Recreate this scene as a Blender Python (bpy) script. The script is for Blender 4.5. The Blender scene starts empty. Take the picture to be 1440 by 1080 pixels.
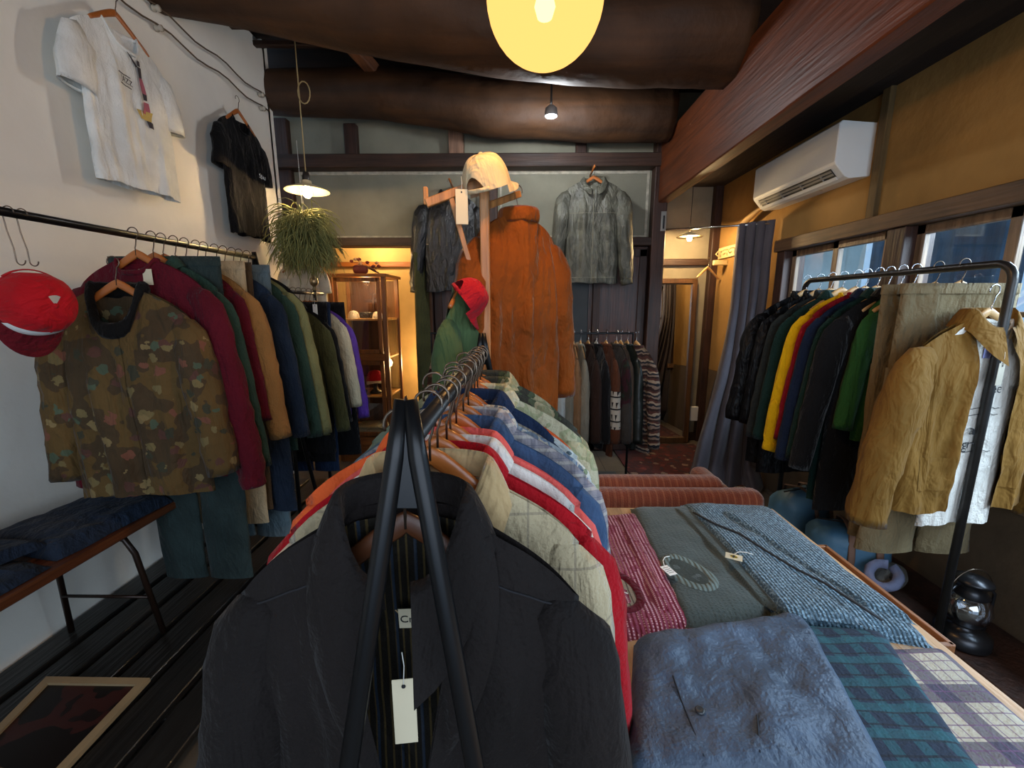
import bpy, bmesh, math, random
from mathutils import Vector, Matrix, noise
PI = math.pi
R = math.radians
sc = bpy.context.scene
col = sc.collection
# ------------------------------------------------------------------ camera
EYE = Vector((0, 0, 1.55)); FPX = 590.0; PITCH = R(10.56); YAW = R(0.78)
cd = bpy.data.cameras.new('camera'); cam = bpy.data.objects.new('camera', cd); col.objects.link(cam)
cam.location = EYE; cam.rotation_euler = (PI/2 - PITCH, 0, YAW)
cd.sensor_width = 36; cd.lens = FPX/1440*36; cd.clip_start = 0.02
sc.camera = cam
sc.view_settings.view_transform = 'Standard'; sc.view_settings.look = 'None'
sc.view_settings.gamma = 1; sc.view_settings.use_curve_mapping = False
sc.view_settings.exposure = 0.76
# ------------------------------------------------------------------ sky and lamps
w = bpy.data.worlds.new('sky'); sc.world = w; w.use_nodes = True
bg = w.node_tree.nodes['Background']; bg.inputs[0].default_value = (0.50, 0.72, 1.0, 1); bg.inputs[1].default_value = 0.65

def area(name, loc, target, sx, sy, power, c):
    d = bpy.data.lights.new(name, 'AREA'); d.shape = 'RECTANGLE'; d.size = sx; d.size_y = sy; d.energy = power; d.color = c
    o = bpy.data.objects.new(name, d); col.objects.link(o); o.location = loc
    o.rotation_euler = (Vector(target)-Vector(loc)).to_track_quat('-Z', 'Y').to_euler(); return o
def point(name, loc, power, c, r=.03):
    d = bpy.data.lights.new(name, 'POINT'); d.energy = power; d.color = c; d.shadow_soft_size = r
    o = bpy.data.objects.new(name, d); col.objects.link(o); o.location = loc; return o
# daylight through the side windows and through the open shop front behind the camera
area('window_daylight', (2.9, 1.0, 2.5), (0.2, 1.0, 0.9), 3.2, 1.2, 270, (.78, .89, 1.0))
area('shopfront_daylight', (0.4, -1.7, 1.8), (0.0, 3, 2.0), 3.0, 1.8, 34, (.76, .87, 1.0))
WARM = (1.0, .68, .33)

def at(px, py, Y=None, X=None, Z=None):
    """a point of the room from where it shows in the photo and one known coordinate"""
    x = (px-720)/FPX; v = -(py-540)/FPX
    d = Vector((x, math.cos(PITCH)+v*math.sin(PITCH), -math.sin(PITCH)+v*math.cos(PITCH)))
    d = Matrix.Rotation(YAW, 3, 'Z') @ d
    if Y is not None: k = (Y-EYE.y)/d.y
    elif X is not None: k = (X-EYE.x)/d.x
    else: k = (Z-EYE.z)/d.z
    return EYE + d*k

# ------------------------------------------------------------------ materials
def nt_new(name):
    m = bpy.data.materials.new(name); m.use_nodes = True
    nt = m.node_tree; p = nt.nodes['Principled BSDF']
    return m, nt, p
def N(nt, t, **kw):
    n = nt.nodes.new(t)
    for k, v in kw.items():
        if k.startswith('i_'): n.inputs[k[2:].replace('_', ' ')].default_value = v
        elif k.startswith('n'): n.inputs[int(k[1:])].default_value = v
        else: setattr(n, k, v)
    return n
def rgba(c): return (c[0], c[1], c[2], 1)
def H(s):
    s = s.lstrip('#'); v = [int(s[i:i+2], 16)/255 for i in (0, 2, 4)]
    return tuple(x/12.92 if x <= .04045 else ((x+.055)/1.055)**2.4 for x in v)
def math_(nt, op, a, b=None, c=None):
    n = nt.nodes.new('ShaderNodeMath'); n.operation = op
    for i, q in enumerate((a, b, c)):
        if q is None: continue
        if isinstance(q, (int, float)): n.inputs[i].default_value = q
        else: nt.links.new(q, n.inputs[i])
    return n.outputs[0]
def mixc(nt, f, a, b, blend='MIX'):
    n = nt.nodes.new('ShaderNodeMix'); n.data_type = 'RGBA'; n.blend_type = blend
    for i, q in ((0, f), (6, a), (7, b)):
        if isinstance(q, (int, float)): n.inputs[i].default_value = q
        elif isinstance(q, tuple): n.inputs[i].default_value = rgba(q)
        else: nt.links.new(q, n.inputs[i])
    return n.outputs[2]
def ramp(nt, fac, cols, const=False, pos=None):
    n = nt.nodes.new('ShaderNodeValToRGB'); n.color_ramp.interpolation = 'CONSTANT' if const else 'LINEAR'
    e = n.color_ramp.elements
    while len(e) < len(cols): e.new(0.5)
    for i, c in enumerate(cols):
        e[i].position = pos[i] if pos else i/(len(cols) if const else max(1, len(cols)-1))
        e[i].color = rgba(c)
    nt.links.new(fac, n.inputs[0]); return n.outputs[0]
MC = {}
def M(name, base, rough=.85, bump='weave', bs=None, bd=None, var=.18, vs=6, sheen=0., metal=0., pat=None, coat=0., spec=None, fold=0.):
    """cloth, wood, metal and plaster from noise, waves and cells in the object's own space"""
    if name in MC: return MC[name]
    m, nt, p = nt_new(name); L = nt.links.new
    tc = N(nt, 'ShaderNodeTexCoord'); ob = tc.outputs['Object']
    sx = N(nt, 'ShaderNodeSeparateXYZ'); L(ob, sx.inputs[0])
    def noi(scale, detail=2., vec=ob, dist=0.):
        n = N(nt, 'ShaderNodeTexNoise', i_Scale=scale, i_Detail=detail, i_Distortion=dist); L(vec, n.inputs[0]); return n.outputs[0]
    def scaled(s):
        n = N(nt, 'ShaderNodeMapping'); n.inputs['Scale'].default_value = s; L(ob, n.inputs[0]); return n.outputs[0]
    c = None
    if pat:
        k = pat[0]
        if k == 'plaid':                       # ('plaid', base, [(axis, period, width, colour, mix)])
            c = base
            for ax, per, wd, cc, mx in pat[1]:
                f = math_(nt, 'FRACT', math_(nt, 'DIVIDE', sx.outputs['XYZ'.index(ax)], per))
                g = math_(nt, 'MULTIPLY', math_(nt, 'LESS_THAN', f, wd), mx)
                c = mixc(nt, g, c, cc)
        elif k == 'bands':                     # ('bands', axis, period, colours, wobble)
            a = math_(nt, 'ADD', sx.outputs['XYZ'.index(pat[1])], math_(nt, 'MULTIPLY', noi(14), pat[4]))
            f = math_(nt, 'FRACT', math_(nt, 'DIVIDE', a, pat[2]))
            c = ramp(nt, f, pat[3], const=True)
        elif k == 'camo':                      # ('camo', scale, colours)
            f = noi(pat[1], 2.5)
            n = len(pat[2]); ps = [0]+[.40+.2*i/(n-1) for i in range(n-1)]
            c = ramp(nt, f, pat[2], const=True, pos=ps)
        elif k == 'cells':                     # ('cells', scale, colours, ground, size)
            v = N(nt, 'ShaderNodeTexVoronoi', i_Scale=pat[1]); v.feature = 'F1'
            nd = N(nt, 'ShaderNodeTexNoise', i_Scale=pat[1]*1.6, i_Detail=2.); L(ob, nd.inputs[0])
            va = N(nt, 'ShaderNodeVectorMath', operation='MULTIPLY_ADD'); va.inputs[1].default_value = (.9/pat[1],)*3
            L(nd.outputs['Color'], va.inputs[0]); L(ob, va.inputs[2]); L(va.outputs[0], v.inputs['Vector'])
            s2 = N(nt, 'ShaderNodeSeparateColor'); L(v.outputs['Color'], s2.inputs[0])
            cc = ramp(nt, s2.outputs[0], pat[2], const=True)
            g = ramp(nt, noi(9), pat[3], const=True, pos=[0, .5])
            ok = math_(nt, 'LESS_THAN', v.outputs['Distance'], pat[4])
            ok2 = math_(nt, 'LESS_THAN', s2.outputs[1], .55)
            c = mixc(nt, math_(nt, 'MULTIPLY', ok, ok2), g, cc)
        elif k == 'fleck':                     # ('fleck', scale, colour, threshold, amount)
            f = math_(nt, 'MULTIPLY', math_(nt, 'GREATER_THAN', noi(pat[1], 3), pat[3]), pat[4])
            c = mixc(nt, f, base, pat[2])
        elif k == 'knitdots':                  # open knit with pale thread, rows and stitches
            f1 = math_(nt, 'FRACT', math_(nt, 'MULTIPLY', sx.outputs[0], pat[1]))
            f2 = math_(nt, 'FRACT', math_(nt, 'MULTIPLY', sx.outputs[1], pat[1]*1.6))
            q = math_(nt, 'MULTIPLY', math_(nt, 'LESS_THAN', f1, .38), math_(nt, 'LESS_THAN', f2, .6))
            q = math_(nt, 'MULTIPLY', q, math_(nt, 'GREATER_THAN', noi(30), .42))
            c = mixc(nt, math_(nt, 'MULTIPLY', q, pat[3]), base, pat[2])
        elif k == 'grain':                     # wood: stretched noise along an axis
            s = [pat[2]]*3; s['XYZ'.index(pat[1])] = pat[2]*.06
            f = noi(1., 5, scaled(s), .6)
            c = ramp(nt, f, [tuple(x*.55 for x in base), base, tuple(min(1, x*1.45) for x in base)], pos=[.3, .5, .72])
        elif k == 'fair':                      # knit with a pale patterned band between two heights
            z = sx.outputs[2]
            f = noi(60, 0)
            inb = math_(nt, 'MULTIPLY', math_(nt, 'LESS_THAN', z, pat[1]), math_(nt, 'GREATER_THAN', z, pat[2]))
            zz = math_(nt, 'FRACT', math_(nt, 'MULTIPLY', z, 11)); yy = math_(nt, 'FRACT', math_(nt, 'MULTIPLY', math_(nt, 'ADD', sx.outputs[1], sx.outputs[0]), 22))
            tri = math_(nt, 'LESS_THAN', math_(nt, 'ABSOLUTE', math_(nt, 'SUBTRACT', yy, .5)), math_(nt, 'MULTIPLY', zz, .5))
            tri = math_(nt, 'MULTIPLY', tri, math_(nt, 'LESS_THAN', zz, .5))
            line = math_(nt, 'GREATER_THAN', zz, .88)
            both = math_(nt, 'MAXIMUM', tri, line)
            c = mixc(nt, inb, base, mixc(nt, both, pat[3], (.02, .018, .02)))
    if c is None: c = base
    if var > 0:
        f = ramp(nt, noi(vs, 4), [(1-var,)*3, (1+var*.6,)*3], pos=[.3, .7])
        c = mixc(nt, 1.0, c, f, 'MULTIPLY')
    if isinstance(c, tuple): p.inputs['Base Color'].default_value = rgba(c)
    else: L(c, p.inputs['Base Color'])
    p.inputs['Roughness'].default_value = rough; p.inputs['Metallic'].default_value = metal
    if sheen: p.inputs['Sheen Weight'].default_value = sheen; p.inputs['Sheen Roughness'].default_value = .4
    if coat: p.inputs['Coat Weight'].default_value = coat; p.inputs['Coat Roughness'].default_value = .2
    if spec is not None: p.inputs['Specular IOR Level'].default_value = spec
    if bump:
        b = N(nt, 'ShaderNodeBump'); dist = {'weave': .004, 'rib': .006, 'ribx': .006, 'ribz': .006, 'plaster': .012, 'grain': .006, 'leather': .006, 'crumple': .02, 'felt': .006}[bump]
        b.inputs['Distance'].default_value = bd or dist; b.inputs['Strength'].default_value = .7
        if bump in ('rib', 'ribx', 'ribz'):
            ax = 2 if bump == 'ribz' else 0
            s_ = math_(nt, 'SINE', math_(nt, 'MULTIPLY', sx.outputs[ax], bs or 700))
            h = math_(nt, 'ADD', math_(nt, 'MULTIPLY', s_, .35), noi(120))
        elif bump == 'grain':
            s = [60, 60, 60]; s['XYZ'.index(pat[1]) if pat and pat[0] == 'grain' else 2] = 4
            h = noi(1., 4, scaled(s))
        elif bump == 'plaster': h = noi(bs or 14, 8)
        elif bump == 'crumple': h = noi(bs or 9, 4, dist=.4)
        elif bump == 'leather': h = math_(nt, 'ADD', noi(18, 4), math_(nt, 'MULTIPLY', noi(120, 2), .3))
        else: h = math_(nt, 'ADD', noi(bs or 150, 3), math_(nt, 'MULTIPLY', noi(16, 3), 1.6))
        L(h, b.inputs['Height']); last = b.outputs[0]
        if fold:   # soft creases, longer downwards
            b2 = N(nt, 'ShaderNodeBump'); b2.inputs['Distance'].default_value = .030*fold; b2.inputs['Strength'].default_value = .8
            h2 = math_(nt, 'ADD', noi(1., 3, scaled((11, 11, 4)), 1.4), math_(nt, 'MULTIPLY', noi(1., 2, scaled((26, 26, 14)), .8), .4))
            L(h2, b2.inputs['Height']); L(last, b2.inputs['Normal']); last = b2.outputs[0]
        L(last, p.inputs['Normal'])
    MC[name] = m; return m
def emis(name, c, s):
    m, nt, p = nt_new(name); p.inputs['Base Color'].default_value = rgba(c)
    p.inputs['Emission Color'].default_value = rgba(c); p.inputs['Emission Strength'].default_value = s; return m
def glassmat(name, tint, tr=.85, rough=.03):
    m, nt, p = nt_new(name); nt.nodes.remove(p)
    out = nt.nodes['Material Output']
    t = N(nt, 'ShaderNodeBsdfTransparent'); t.inputs[0].default_value = rgba(tint)
    g = N(nt, 'ShaderNodeBsdfGlossy'); g.inputs[0].default_value = (1, 1, 1, 1); g.inputs['Roughness'].default_value = rough
    mx = N(nt, 'ShaderNodeMixShader'); mx.inputs[0].default_value = 1-tr
    nt.links.new(t.outputs[0], mx.inputs[1]); nt.links.new(g.outputs[0], mx.inputs[2]); nt.links.new(mx.outputs[0], out.inputs[0]); return m

# ------------------------------------------------------------------ objects
def tag(o, label=None, cat=None, group=None, kind=None):
    if label: o['label'] = label
    if cat: o['category'] = cat
    if group: o['group'] = group
    if kind: o['kind'] = kind
    return o
def thing(name, label, cat, loc=(0, 0, 0), rz=0., group=None, rot=None):
    o = bpy.data.objects.new(name, None); col.objects.link(o); o.empty_display_size = .05
    o.location = loc; o.rotation_euler = rot if rot else (0, 0, rz)
    return tag(o, label, cat, group)
def copy_thing(src, loc, rot, label, group=None, scale=None):
    o = src.copy(); col.objects.link(o); o.location = loc; o.rotation_euler = rot; o['label'] = label
    if group: o['group'] = group
    if scale: o.scale = (scale,)*3
    for c in list(src.children):
        d = c.copy(); col.objects.link(d); d.parent = o
        for e in list(c.children):
            f = e.copy(); col.objects.link(f); f.parent = d
    return o
def mob(name, vs, fs, mat, parent=None, smooth=True, weld=0, loc=None):
    me = bpy.data.meshes.new(name); me.from_pydata([tuple(v) for v in vs], [], fs)
    if weld or True:
        bm = bmesh.new(); bm.from_mesh(me)
        if weld: bmesh.ops.remove_doubles(bm, verts=bm.verts, dist=weld)
        bmesh.ops.recalc_face_normals(bm, faces=bm.faces)
        bm.to_mesh(me); bm.free()
    me.materials.append(mat)
    if smooth: me.polygons.foreach_set('use_smooth', [True]*len(me.polygons))
    o = bpy.data.objects.new(name, me); col.objects.link(o)
    if parent: o.parent = parent
    if loc is not None: o.location = loc
    return o
class MB:
    def __init__(s): s.v = []; s.f = []
    def add(s, vs, fs):
        n = len(s.v); s.v += [Vector(v) for v in vs]; s.f += [tuple(i+n for i in f) for f in fs]; return s
    def box(s, c, d, rz=0., rot=None, bev=0.):
        x, y, z = d[0]/2, d[1]/2, d[2]/2
        bm = bmesh.new(); bmesh.ops.create_cube(bm, size=1, matrix=Matrix.Diagonal((d[0], d[1], d[2], 1)))
        b = bev if bev else min(d)*.12
        bmesh.ops.bevel(bm, geom=list(bm.edges), offset=b, segments=1, affect='EDGES')
        m = rot if rot is not None else Matrix.Rotation(rz, 3, 'Z')
        n = len(s.v)
        for q in bm.verts: s.v.append(Vector(c)+m @ q.co)
        for f in bm.faces: s.f.append(tuple(q.index+n for q in f.verts))
        bm.free(); return s
    def bar(s, a, b, wd, ht, up=(0, 0, 1)):
        a = Vector(a); b = Vector(b); t = (b-a); ln = t.length; t.normalize()
        n = t.cross(Vector(up)); n.normalize(); u = n.cross(t)
        return s.box((a+b)/2, (ln, wd, ht), rot=Matrix((t, -n, u)).transposed(), bev=min(wd, ht)*.12)
    def tube(s, pts, r, seg=10, ry=None, cap=True, up=(0, 1, 0)):
        pts = [Vector(p) for p in pts]; n = len(pts)
        rs = r if isinstance(r, (list, tuple)) else [r]*n
        rys = ry if isinstance(ry, (list, tuple)) else ([ry]*n if ry else rs)
        b = Vector(up); base = len(s.v)
        for i, p in enumerate(pts):
            t = (pts[min(i+1, n-1)]-pts[max(i-1, 0)]).normalized()
            nn = b.cross(t)
            if nn.length < 1e-4: nn = Vector((1, 0, 0)).cross(t)
            nn.normalize(); b = t.cross(nn).normalized()
            for k in range(seg):
                a = 2*PI*k/seg
                s.v.append(p+nn*math.cos(a)*rs[i]+b*math.sin(a)*rys[i])
        for i in range(n-1):
            for k in range(seg):
                k2 = (k+1) % seg
                s.f.append((base+i*seg+k, base+i*seg+k2, base+(i+1)*seg+k2, base+(i+1)*seg+k))
        if cap:
            s.f.append(tuple(base+k for k in range(seg))[::-1]); s.f.append(tuple(base+(n-1)*seg+k for k in range(seg)))
        return s
    def lathe(s, prof, c=(0, 0, 0), seg=24, sx=1., sy=1., m=None):
        base = len(s.v); n = len(prof); c = Vector(c)
        for r, z in prof:
            for k in range(seg):
                a = 2*PI*k/seg; q = Vector((math.cos(a)*r*sx, math.sin(a)*r*sy, z))
                s.v.append(c+(m @ q if m is not None else q))
        for i in range(n-1):
            for k in range(seg):
                k2 = (k+1) % seg
                s.f.append((base+i*seg+k, base+i*seg+k2, base+(i+1)*seg+k2, base+(i+1)*seg+k))
        return s
    def grid(s, fn, nu, nv):
        base = len(s.v)
        for i in range(nu+1):
            for j in range(nv+1): s.v.append(Vector(fn(i/nu, j/nv)))
        for i in range(nu):
            for j in range(nv):
                a = base+i*(nv+1)+j; s.f.append((a, a+nv+1, a+nv+2, a+1))
        return s
    def build(s, name, mat, parent=None, smooth=False, weld=0, loc=None):
        return mob(name, s.v, s.f, mat, parent, smooth, weld, loc)
def nz(x, y, z): return noise.noise(Vector((x, y, z)))
def text_mesh(body, size, mat, name='lettering', parent=None, mtx=None, proj=None, ext=.0006):
    cu = bpy.data.curves.new('t', 'FONT'); cu.body = body; cu.size = size; cu.align_x = 'CENTER'; cu.extrude = ext; cu.space_line = .8
    o = bpy.data.objects.new('t', cu); col.objects.link(o)
    bpy.context.view_layer.update()
    me = bpy.data.meshes.new_from_object(o.evaluated_get(bpy.context.evaluated_depsgraph_get()))
    bpy.data.objects.remove(o); bpy.data.curves.remove(cu)
    if mtx is not None: me.transform(mtx)
    if proj:
        for v in me.vertices: v.co.y = proj(v.co.x, v.co.z)-.010+(v.co.y*.3)
    me.materials.clear(); me.materials.append(mat); me.name = name
    q = bpy.data.objects.new(name, me); col.objects.link(q)
    if parent: q.parent = parent
    return q
# ------------------------------------------------------------------ shared materials
WALLW = M('white_plaster', H('#ece7dc'), .9, 'plaster', 9, .006, var=.05, vs=3, spec=.2)
PLAST = M('ochre_plaster', H('#9c7846'), .95, 'plaster', 10, .01, var=.28, vs=2.2, spec=.1)
GREYP = M('grey_plaster', H('#8b8878'), .95, 'plaster', 12, .008, var=.2, vs=2.5, spec=.1)
RIMP = M('pale_plaster_rim', H('#b9b2a0'), .95, 'plaster', 30, .01, var=.3, vs=20)
DKWOOD = M('dark_old_wood', H('#3a2218'), .55, 'grain', pat=('grain', 'Z', 30), var=.2)
DKWOODX = M('dark_old_wood_x', H('#3a2418'), .6, 'grain', pat=('grain', 'X', 26), var=.25)
LOGM = M('smoked_log', H('#43280f'), .7, 'plaster', 5, .03, pat=('grain', 'X', 9), var=.35, vs=3)
BEAMM = M('red_brown_beam', H('#5c2b0c'), .5, 'grain', pat=('grain', 'Y', 34), var=.2, vs=2)
CABW = M('cabinet_wood', H('#774519'), .4, 'grain', pat=('grain', 'Z', 30), var=.15)
CABX = M('cabinet_wood_x', H('#7f4a1e'), .4, 'grain', pat=('grain', 'X', 30), var=.15)
TABW = M('table_wood', H('#b08a62'), .5, 'grain', pat=('grain', 'Y', 26), var=.15)
BENCHW = M('bench_wood', H('#5a3018'), .45, 'grain', pat=('grain', 'Y', 30), var=.15)
HANGW = M('hanger_wood', H('#b0642c'), .35, None, var=.12, vs=20, coat=.3)
HANGP = M('pale_hanger_wood', H('#d2a56c'), .45, None, var=.12, vs=20)
STANDW = M('stand_wood', H('#a46f3c'), .45, 'grain', pat=('grain', 'Z', 40), var=.15)
BLACKM = M('black_steel', (.012, .012, .013), .32, None, var=.1, metal=.6)
PIPE = M('dull_pipe', (.055, .052, .05), .38, None, var=.25, vs=12, metal=.75)
WIRE = M('hook_wire', (.16, .12, .09), .3, None, var=0, metal=.9)
CHROME = M('chrome_wire', (.6, .6, .62), .2, None, var=0, metal=1.)
WHITE = M('white_plastic', H('#eceeec'), .4, None, var=.03)
PAPER = M('tag_paper', H('#cfc3a6'), .8, None, var=.04)
INK = M('black_ink', (.01, .01, .012), .7, None, var=0)
THREAD = M('white_thread', (.8, .78, .72), .7, None, var=0)

# ------------------------------------------------------------------ clothes
def sm(a, b, x):
    t = max(0, min(1, (x-a)/(b-a))); return t*t*(3-2*t)
SHORT = {}
def garment(kind, label, cat, mat, loc, rz=0., group=None, W=.22, L=.68, T=.03, hem=1.0, nw=.075, slope=.46, SL=.56, so=.06,
            r1=.062, r2=.045, collar=None, cmat=None, open_=0., lining=None, cuff=None, hemband=None, seed=None, amp=1.0, drop=.05,
            NS=22, NV=18, arms=True, fwd=0., placket=None, buttons=0, bmat=None, rot=None, bend=0., sway=0., zip_=None, pocket=None, yoke=None, topz=-.105):
    """a garment on its hanger; origin at the rail, width along x, its front looking to -y"""
    seed = seed if seed is not None else (sum(map(ord, label)) % 97)*1.7
    root = thing(kind, label, cat, loc, rz, group, rot)
    T0 = T
    def wid(v): return W*(1+(hem-1)*v-.03*math.sin(PI*min(1, v*1.6)))+.006*amp*nz(v*4, seed, 2)
    def ztop(a, front):
        if a < nw:
            q = math.sqrt(max(0, 1-(a/nw)**2)); return topz-(drop if front else .008)*q
        e = (a-nw)/(W-nw); return topz-(a-nw)*slope-.03*e**4
    def hemz(s): return topz-L+.012*nz(s*2.5, seed, 7)*amp+.006*math.cos(s*3)
    def thick(s, z, v):
        prof = math.sqrt(max(0, 1-abs(s)**3.2)); f = sm(-.12, .30, v)
        f = max(f*.98, .9*sm(nw*1.3, nw*.5, abs(s)*W))
        return T0*prof*f
    def folds(s, z, side):
        d = .006*math.sin(s*8+4*nz(seed, z*1.5, s))*sm(.1, .5, abs(z))+.013*nz(s*5.5+seed, z*1.6, side*3.1)+.009*nz(s*11+seed, z*3.2, side*5+9)+.005*nz(s*9, z*14, seed)
        return d*amp*min(1, T/.03)
    def surf(s, v, side):
        a = abs(s)*wid(v); zt = ztop(min(a, W), side < 0); z = zt+(hemz(s)-zt)*v
        edge = math.sqrt(max(0, 1-abs(s)**6))
        y = side*thick(s, z, v)+folds(s, z, side)*edge*(.10+.90*sm(0, .4, v))
        return Vector((s*wid(v)+sway*v*v, y+fwd*v*v, z))
    body = MB()
    body.grid(lambda u, v: surf(-1+2*u, v, 1), NS, NV)
    if not open_:
        body.grid(lambda u, v: surf(-1+2*u, v, -1), NS, NV)
    else:
        for sg in (-1, 1):
            def pan(u, v, sg=sg):
                g0 = nw*.92/W; g1 = open_
                g = g0+(g1-g0)*sm(0, .55, v)
                s = sg*(g+(1-g)*u); p = surf(s, v, -1)
                p.y -= .012*math.exp(-u*9)*math.sin(v*3); return p
            body.grid(pan, NS//2, NV)
    body.build('torso', mat, root, True, weld=.0006)
    def fy(x, z):
        zt = ztop(min(abs(x), W), True); v = max(0, min(1, (zt-z)/(zt-hemz(0)))); s = max(-1, min(1, (x-sway*v*v)/wid(v)))
        return surf(s, v, -1).y
    root_fy = fy
    if lining:
        MB().grid(lambda u, v: surf((-1+2*u)*.9, .02+v*.95, 1)+Vector((0, -.008, 0)), 12, 12).build('lining', lining, root, True)
    if arms:
        for sg in (-1, 1):
            m = MB(); n = 18 if SL > .3 else 9; ring = 14 if T > .03 else 10
            zs = topz-(W-nw)*slope-.055; p0 = Vector((sg*(W-.055), 0, zs+.004)); base = len(m.v)
            ry0 = min(r1, max(T*1.15, .02))
            for i in range(n+1):
                t = i/n; an = R(30)+R(54)*sm(0, .20, t)
                if i: 
                    p0 = p0+Vector((sg*math.cos(an)*1, 0, -math.sin(an)))*(SL/n)
                    p0.x += sg*(so/n)*(1-t)*.6-sg*bend*t/n; p0.y -= fwd*.3*t/n
                r = (r1+(r2-r1)*t)*(sm(-.14, .16, t)**.8)*(1-.0*t); ry = (ry0+(min(r2, ry0)*.95-ry0)*t)*(.45+.55*sm(0, .30, t))*sm(-.12, .05, t)
                if cuff and t > .93: r *= .8; ry *= .85
                tx = Vector((sg*math.cos(an), 0, -math.sin(an))); nx = Vector((tx.z, 0, -tx.x))
                for k in range(ring):
                    a = 2*PI*k/ring
                    wr = 1+amp*(.10*nz(math.cos(a)*1.3+seed, p0.z*9, math.sin(a)*1.3+sg)+.09*nz(math.cos(a)*2+seed, p0.z*24, sg))
                    m.v.append(p0+nx*math.cos(a)*r*wr+Vector((0, 1, 0))*math.sin(a)*ry*wr)
            for i in range(n):
                for k in range(ring):
                    k2 = (k+1) % ring; m.f.append((base+i*ring+k, base+i*ring+k2, base+(i+1)*ring+k2, base+(i+1)*ring+k))
            # turned-in sleeve end
            b2 = len(m.v)
            for k in range(ring): m.v.append(p0+(m.v[base+n*ring+k]-p0)*.82+Vector((0, 0, .012)))
            for k in range(ring): m.f.append((base+n*ring+k, base+n*ring+(k+1) % ring, b2+(k+1) % ring, b2+k))
            m.f.append(tuple(base+k for k in range(ring)))
            s_ = m.build('sleeve', mat, root, True)
            if cuff:
                cm = MB(); tt = Vector((sg*math.cos(R(78)), 0, -math.sin(R(78))))
                cm.tube([p0-tt*.055, p0-tt*.045, p0-tt*.02, p0, p0+tt*.004], [r2*.8, r2*.9, r2*.88, r2*.84, r2*.7], 14, ry=[min(r2, ry0)*q for q in (.8, .92, .9, .86, .7)], up=(0, 1, 0))
                cm.build('cuff', cuff, s_, True)
    cm_ = cmat or mat
    def ring_at(u, off, dz, back=.9):
        """round the neck opening: u 0..1 from front left over the back to front right"""
        a = -PI/2+R(12 if collar != 'crew' and collar != 'fur' and collar != 'funnel' else 0)+u*(2*PI-2*R(12 if collar not in ('crew', 'fur', 'funnel') else 0))
        a = -a-PI+0
        x = math.cos(a)*(nw+off); ys = math.sin(a)
        y = ys*(T0*.95+off)
        zz = topz-(drop*sm(-.2, -1, ys) if ys < 0 else 0)-.004
        return Vector((x, y, zz+dz))
    if collar in ('crew', 'fur', 'funnel'):
        rr = {'crew': .011, 'fur': .026, 'funnel': .016}[collar]; hh = {'crew': .010, 'fur': .030, 'funnel': .028}[collar]
        m = MB(); nn = 28; base = 0
        for i in range(nn):
            c = ring_at(i/nn, .004, hh*.2); o = ring_at(i/nn, .1, 0)-ring_at(i/nn, 0, 0); o.normalize()
            for k in range(8):
                a = 2*PI*k/8; w_ = 1+(.18*nz(i*.9, k*1.3, seed) if collar == 'fur' else 0)
                m.v.append(c+o*math.cos(a)*rr*.55*w_+Vector((0, 0, 1))*math.sin(a)*hh*w_)
        for i in range(nn):
            j = (i+1) % nn
            for k in range(8): m.f.append((i*8+k, i*8+(k+1) % 8, j*8+(k+1) % 8, j*8+k))
        m.build('collar', cm_, root, True)
    elif collar in ('shirt', 'wide'):
        hgt = .032 if collar == 'shirt' else .045; fall = .05 if collar == 'shirt' else .085
        def cf(u, v):
            pt = 1+.9*(abs(u-.5)*2)**4
            if v < .4: t = v/.4; return ring_at(u, .002+.004*t, hgt*t)
            t = (v-.4)/.6; return ring_at(u, .008+.035*t*(1+.25*(pt-1)), hgt+.006*math.sin(t*PI)-fall*t*pt*.85)
        MB().grid(cf, 30, 8).build('collar', cm_, root, True)
    if hemband:
        m = MB(); zb = topz-L
        for sd in (-1, 1):
            m.grid(lambda u, v, sd=sd: surf((-1+2*u)*.985, .925+.085*v, sd)+Vector((0, sd*.004, 0)), NS, 2)
        m.build('hem_band', hemband, root, True)
    if placket:
        z0, z1 = topz-drop-.01, topz-L+.012
        MB().grid(lambda u, v: (lambda x, z: (x, fy(x, z)-.003-.002*math.sin(u*PI), z))(-.017+.034*u, z0+(z1-z0)*v), 4, 30).build('placket', placket, root, True)
    if zip_:
        z0, z1 = topz-drop-.01, topz-L+.012
        MB().tube([(0, fy(0, z0+(z1-z0)*i/24)-.003, z0+(z1-z0)*i/24) for i in range(25)], .003, 6).build('zip', zip_, root, True)
    if yoke:   # paler worn seams: across the chest
        for zz in yoke[1]:
            MB().tube([(-W*.85+W*1.7*i/20, fy(-W*.85+W*1.7*i/20, topz-zz)-.001, topz-zz) for i in range(21)], .0022, 5).build('seam', yoke[0], root, True)
    for i in range(buttons):
        z = topz-drop-.04-i*(L-drop-.1)/max(1, buttons); y = fy(0, z)-.007
        MB().lathe([(0, -.0015), (.0065, -.0015), (.0065, .0015), (.003, .001), (0, .001)], seg=10, m=Matrix.Rotation(PI/2, 3, 'X'), c=(0, y, z)).build('button', bmat or WHITE, root, True)
    if pocket:
        for (px_, pz_, pw, ph) in pocket:
            f = lambda u, v: (lambda x, z: (x, fy(x, z)-.004*(1-(2*u-1)**8)**.5-.001, z))(px_-pw/2+pw*u, topz-pz_-ph*v)
            MB().grid(f, 6, 6).build('pocket', mat, root, True)
    return root, fy

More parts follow.
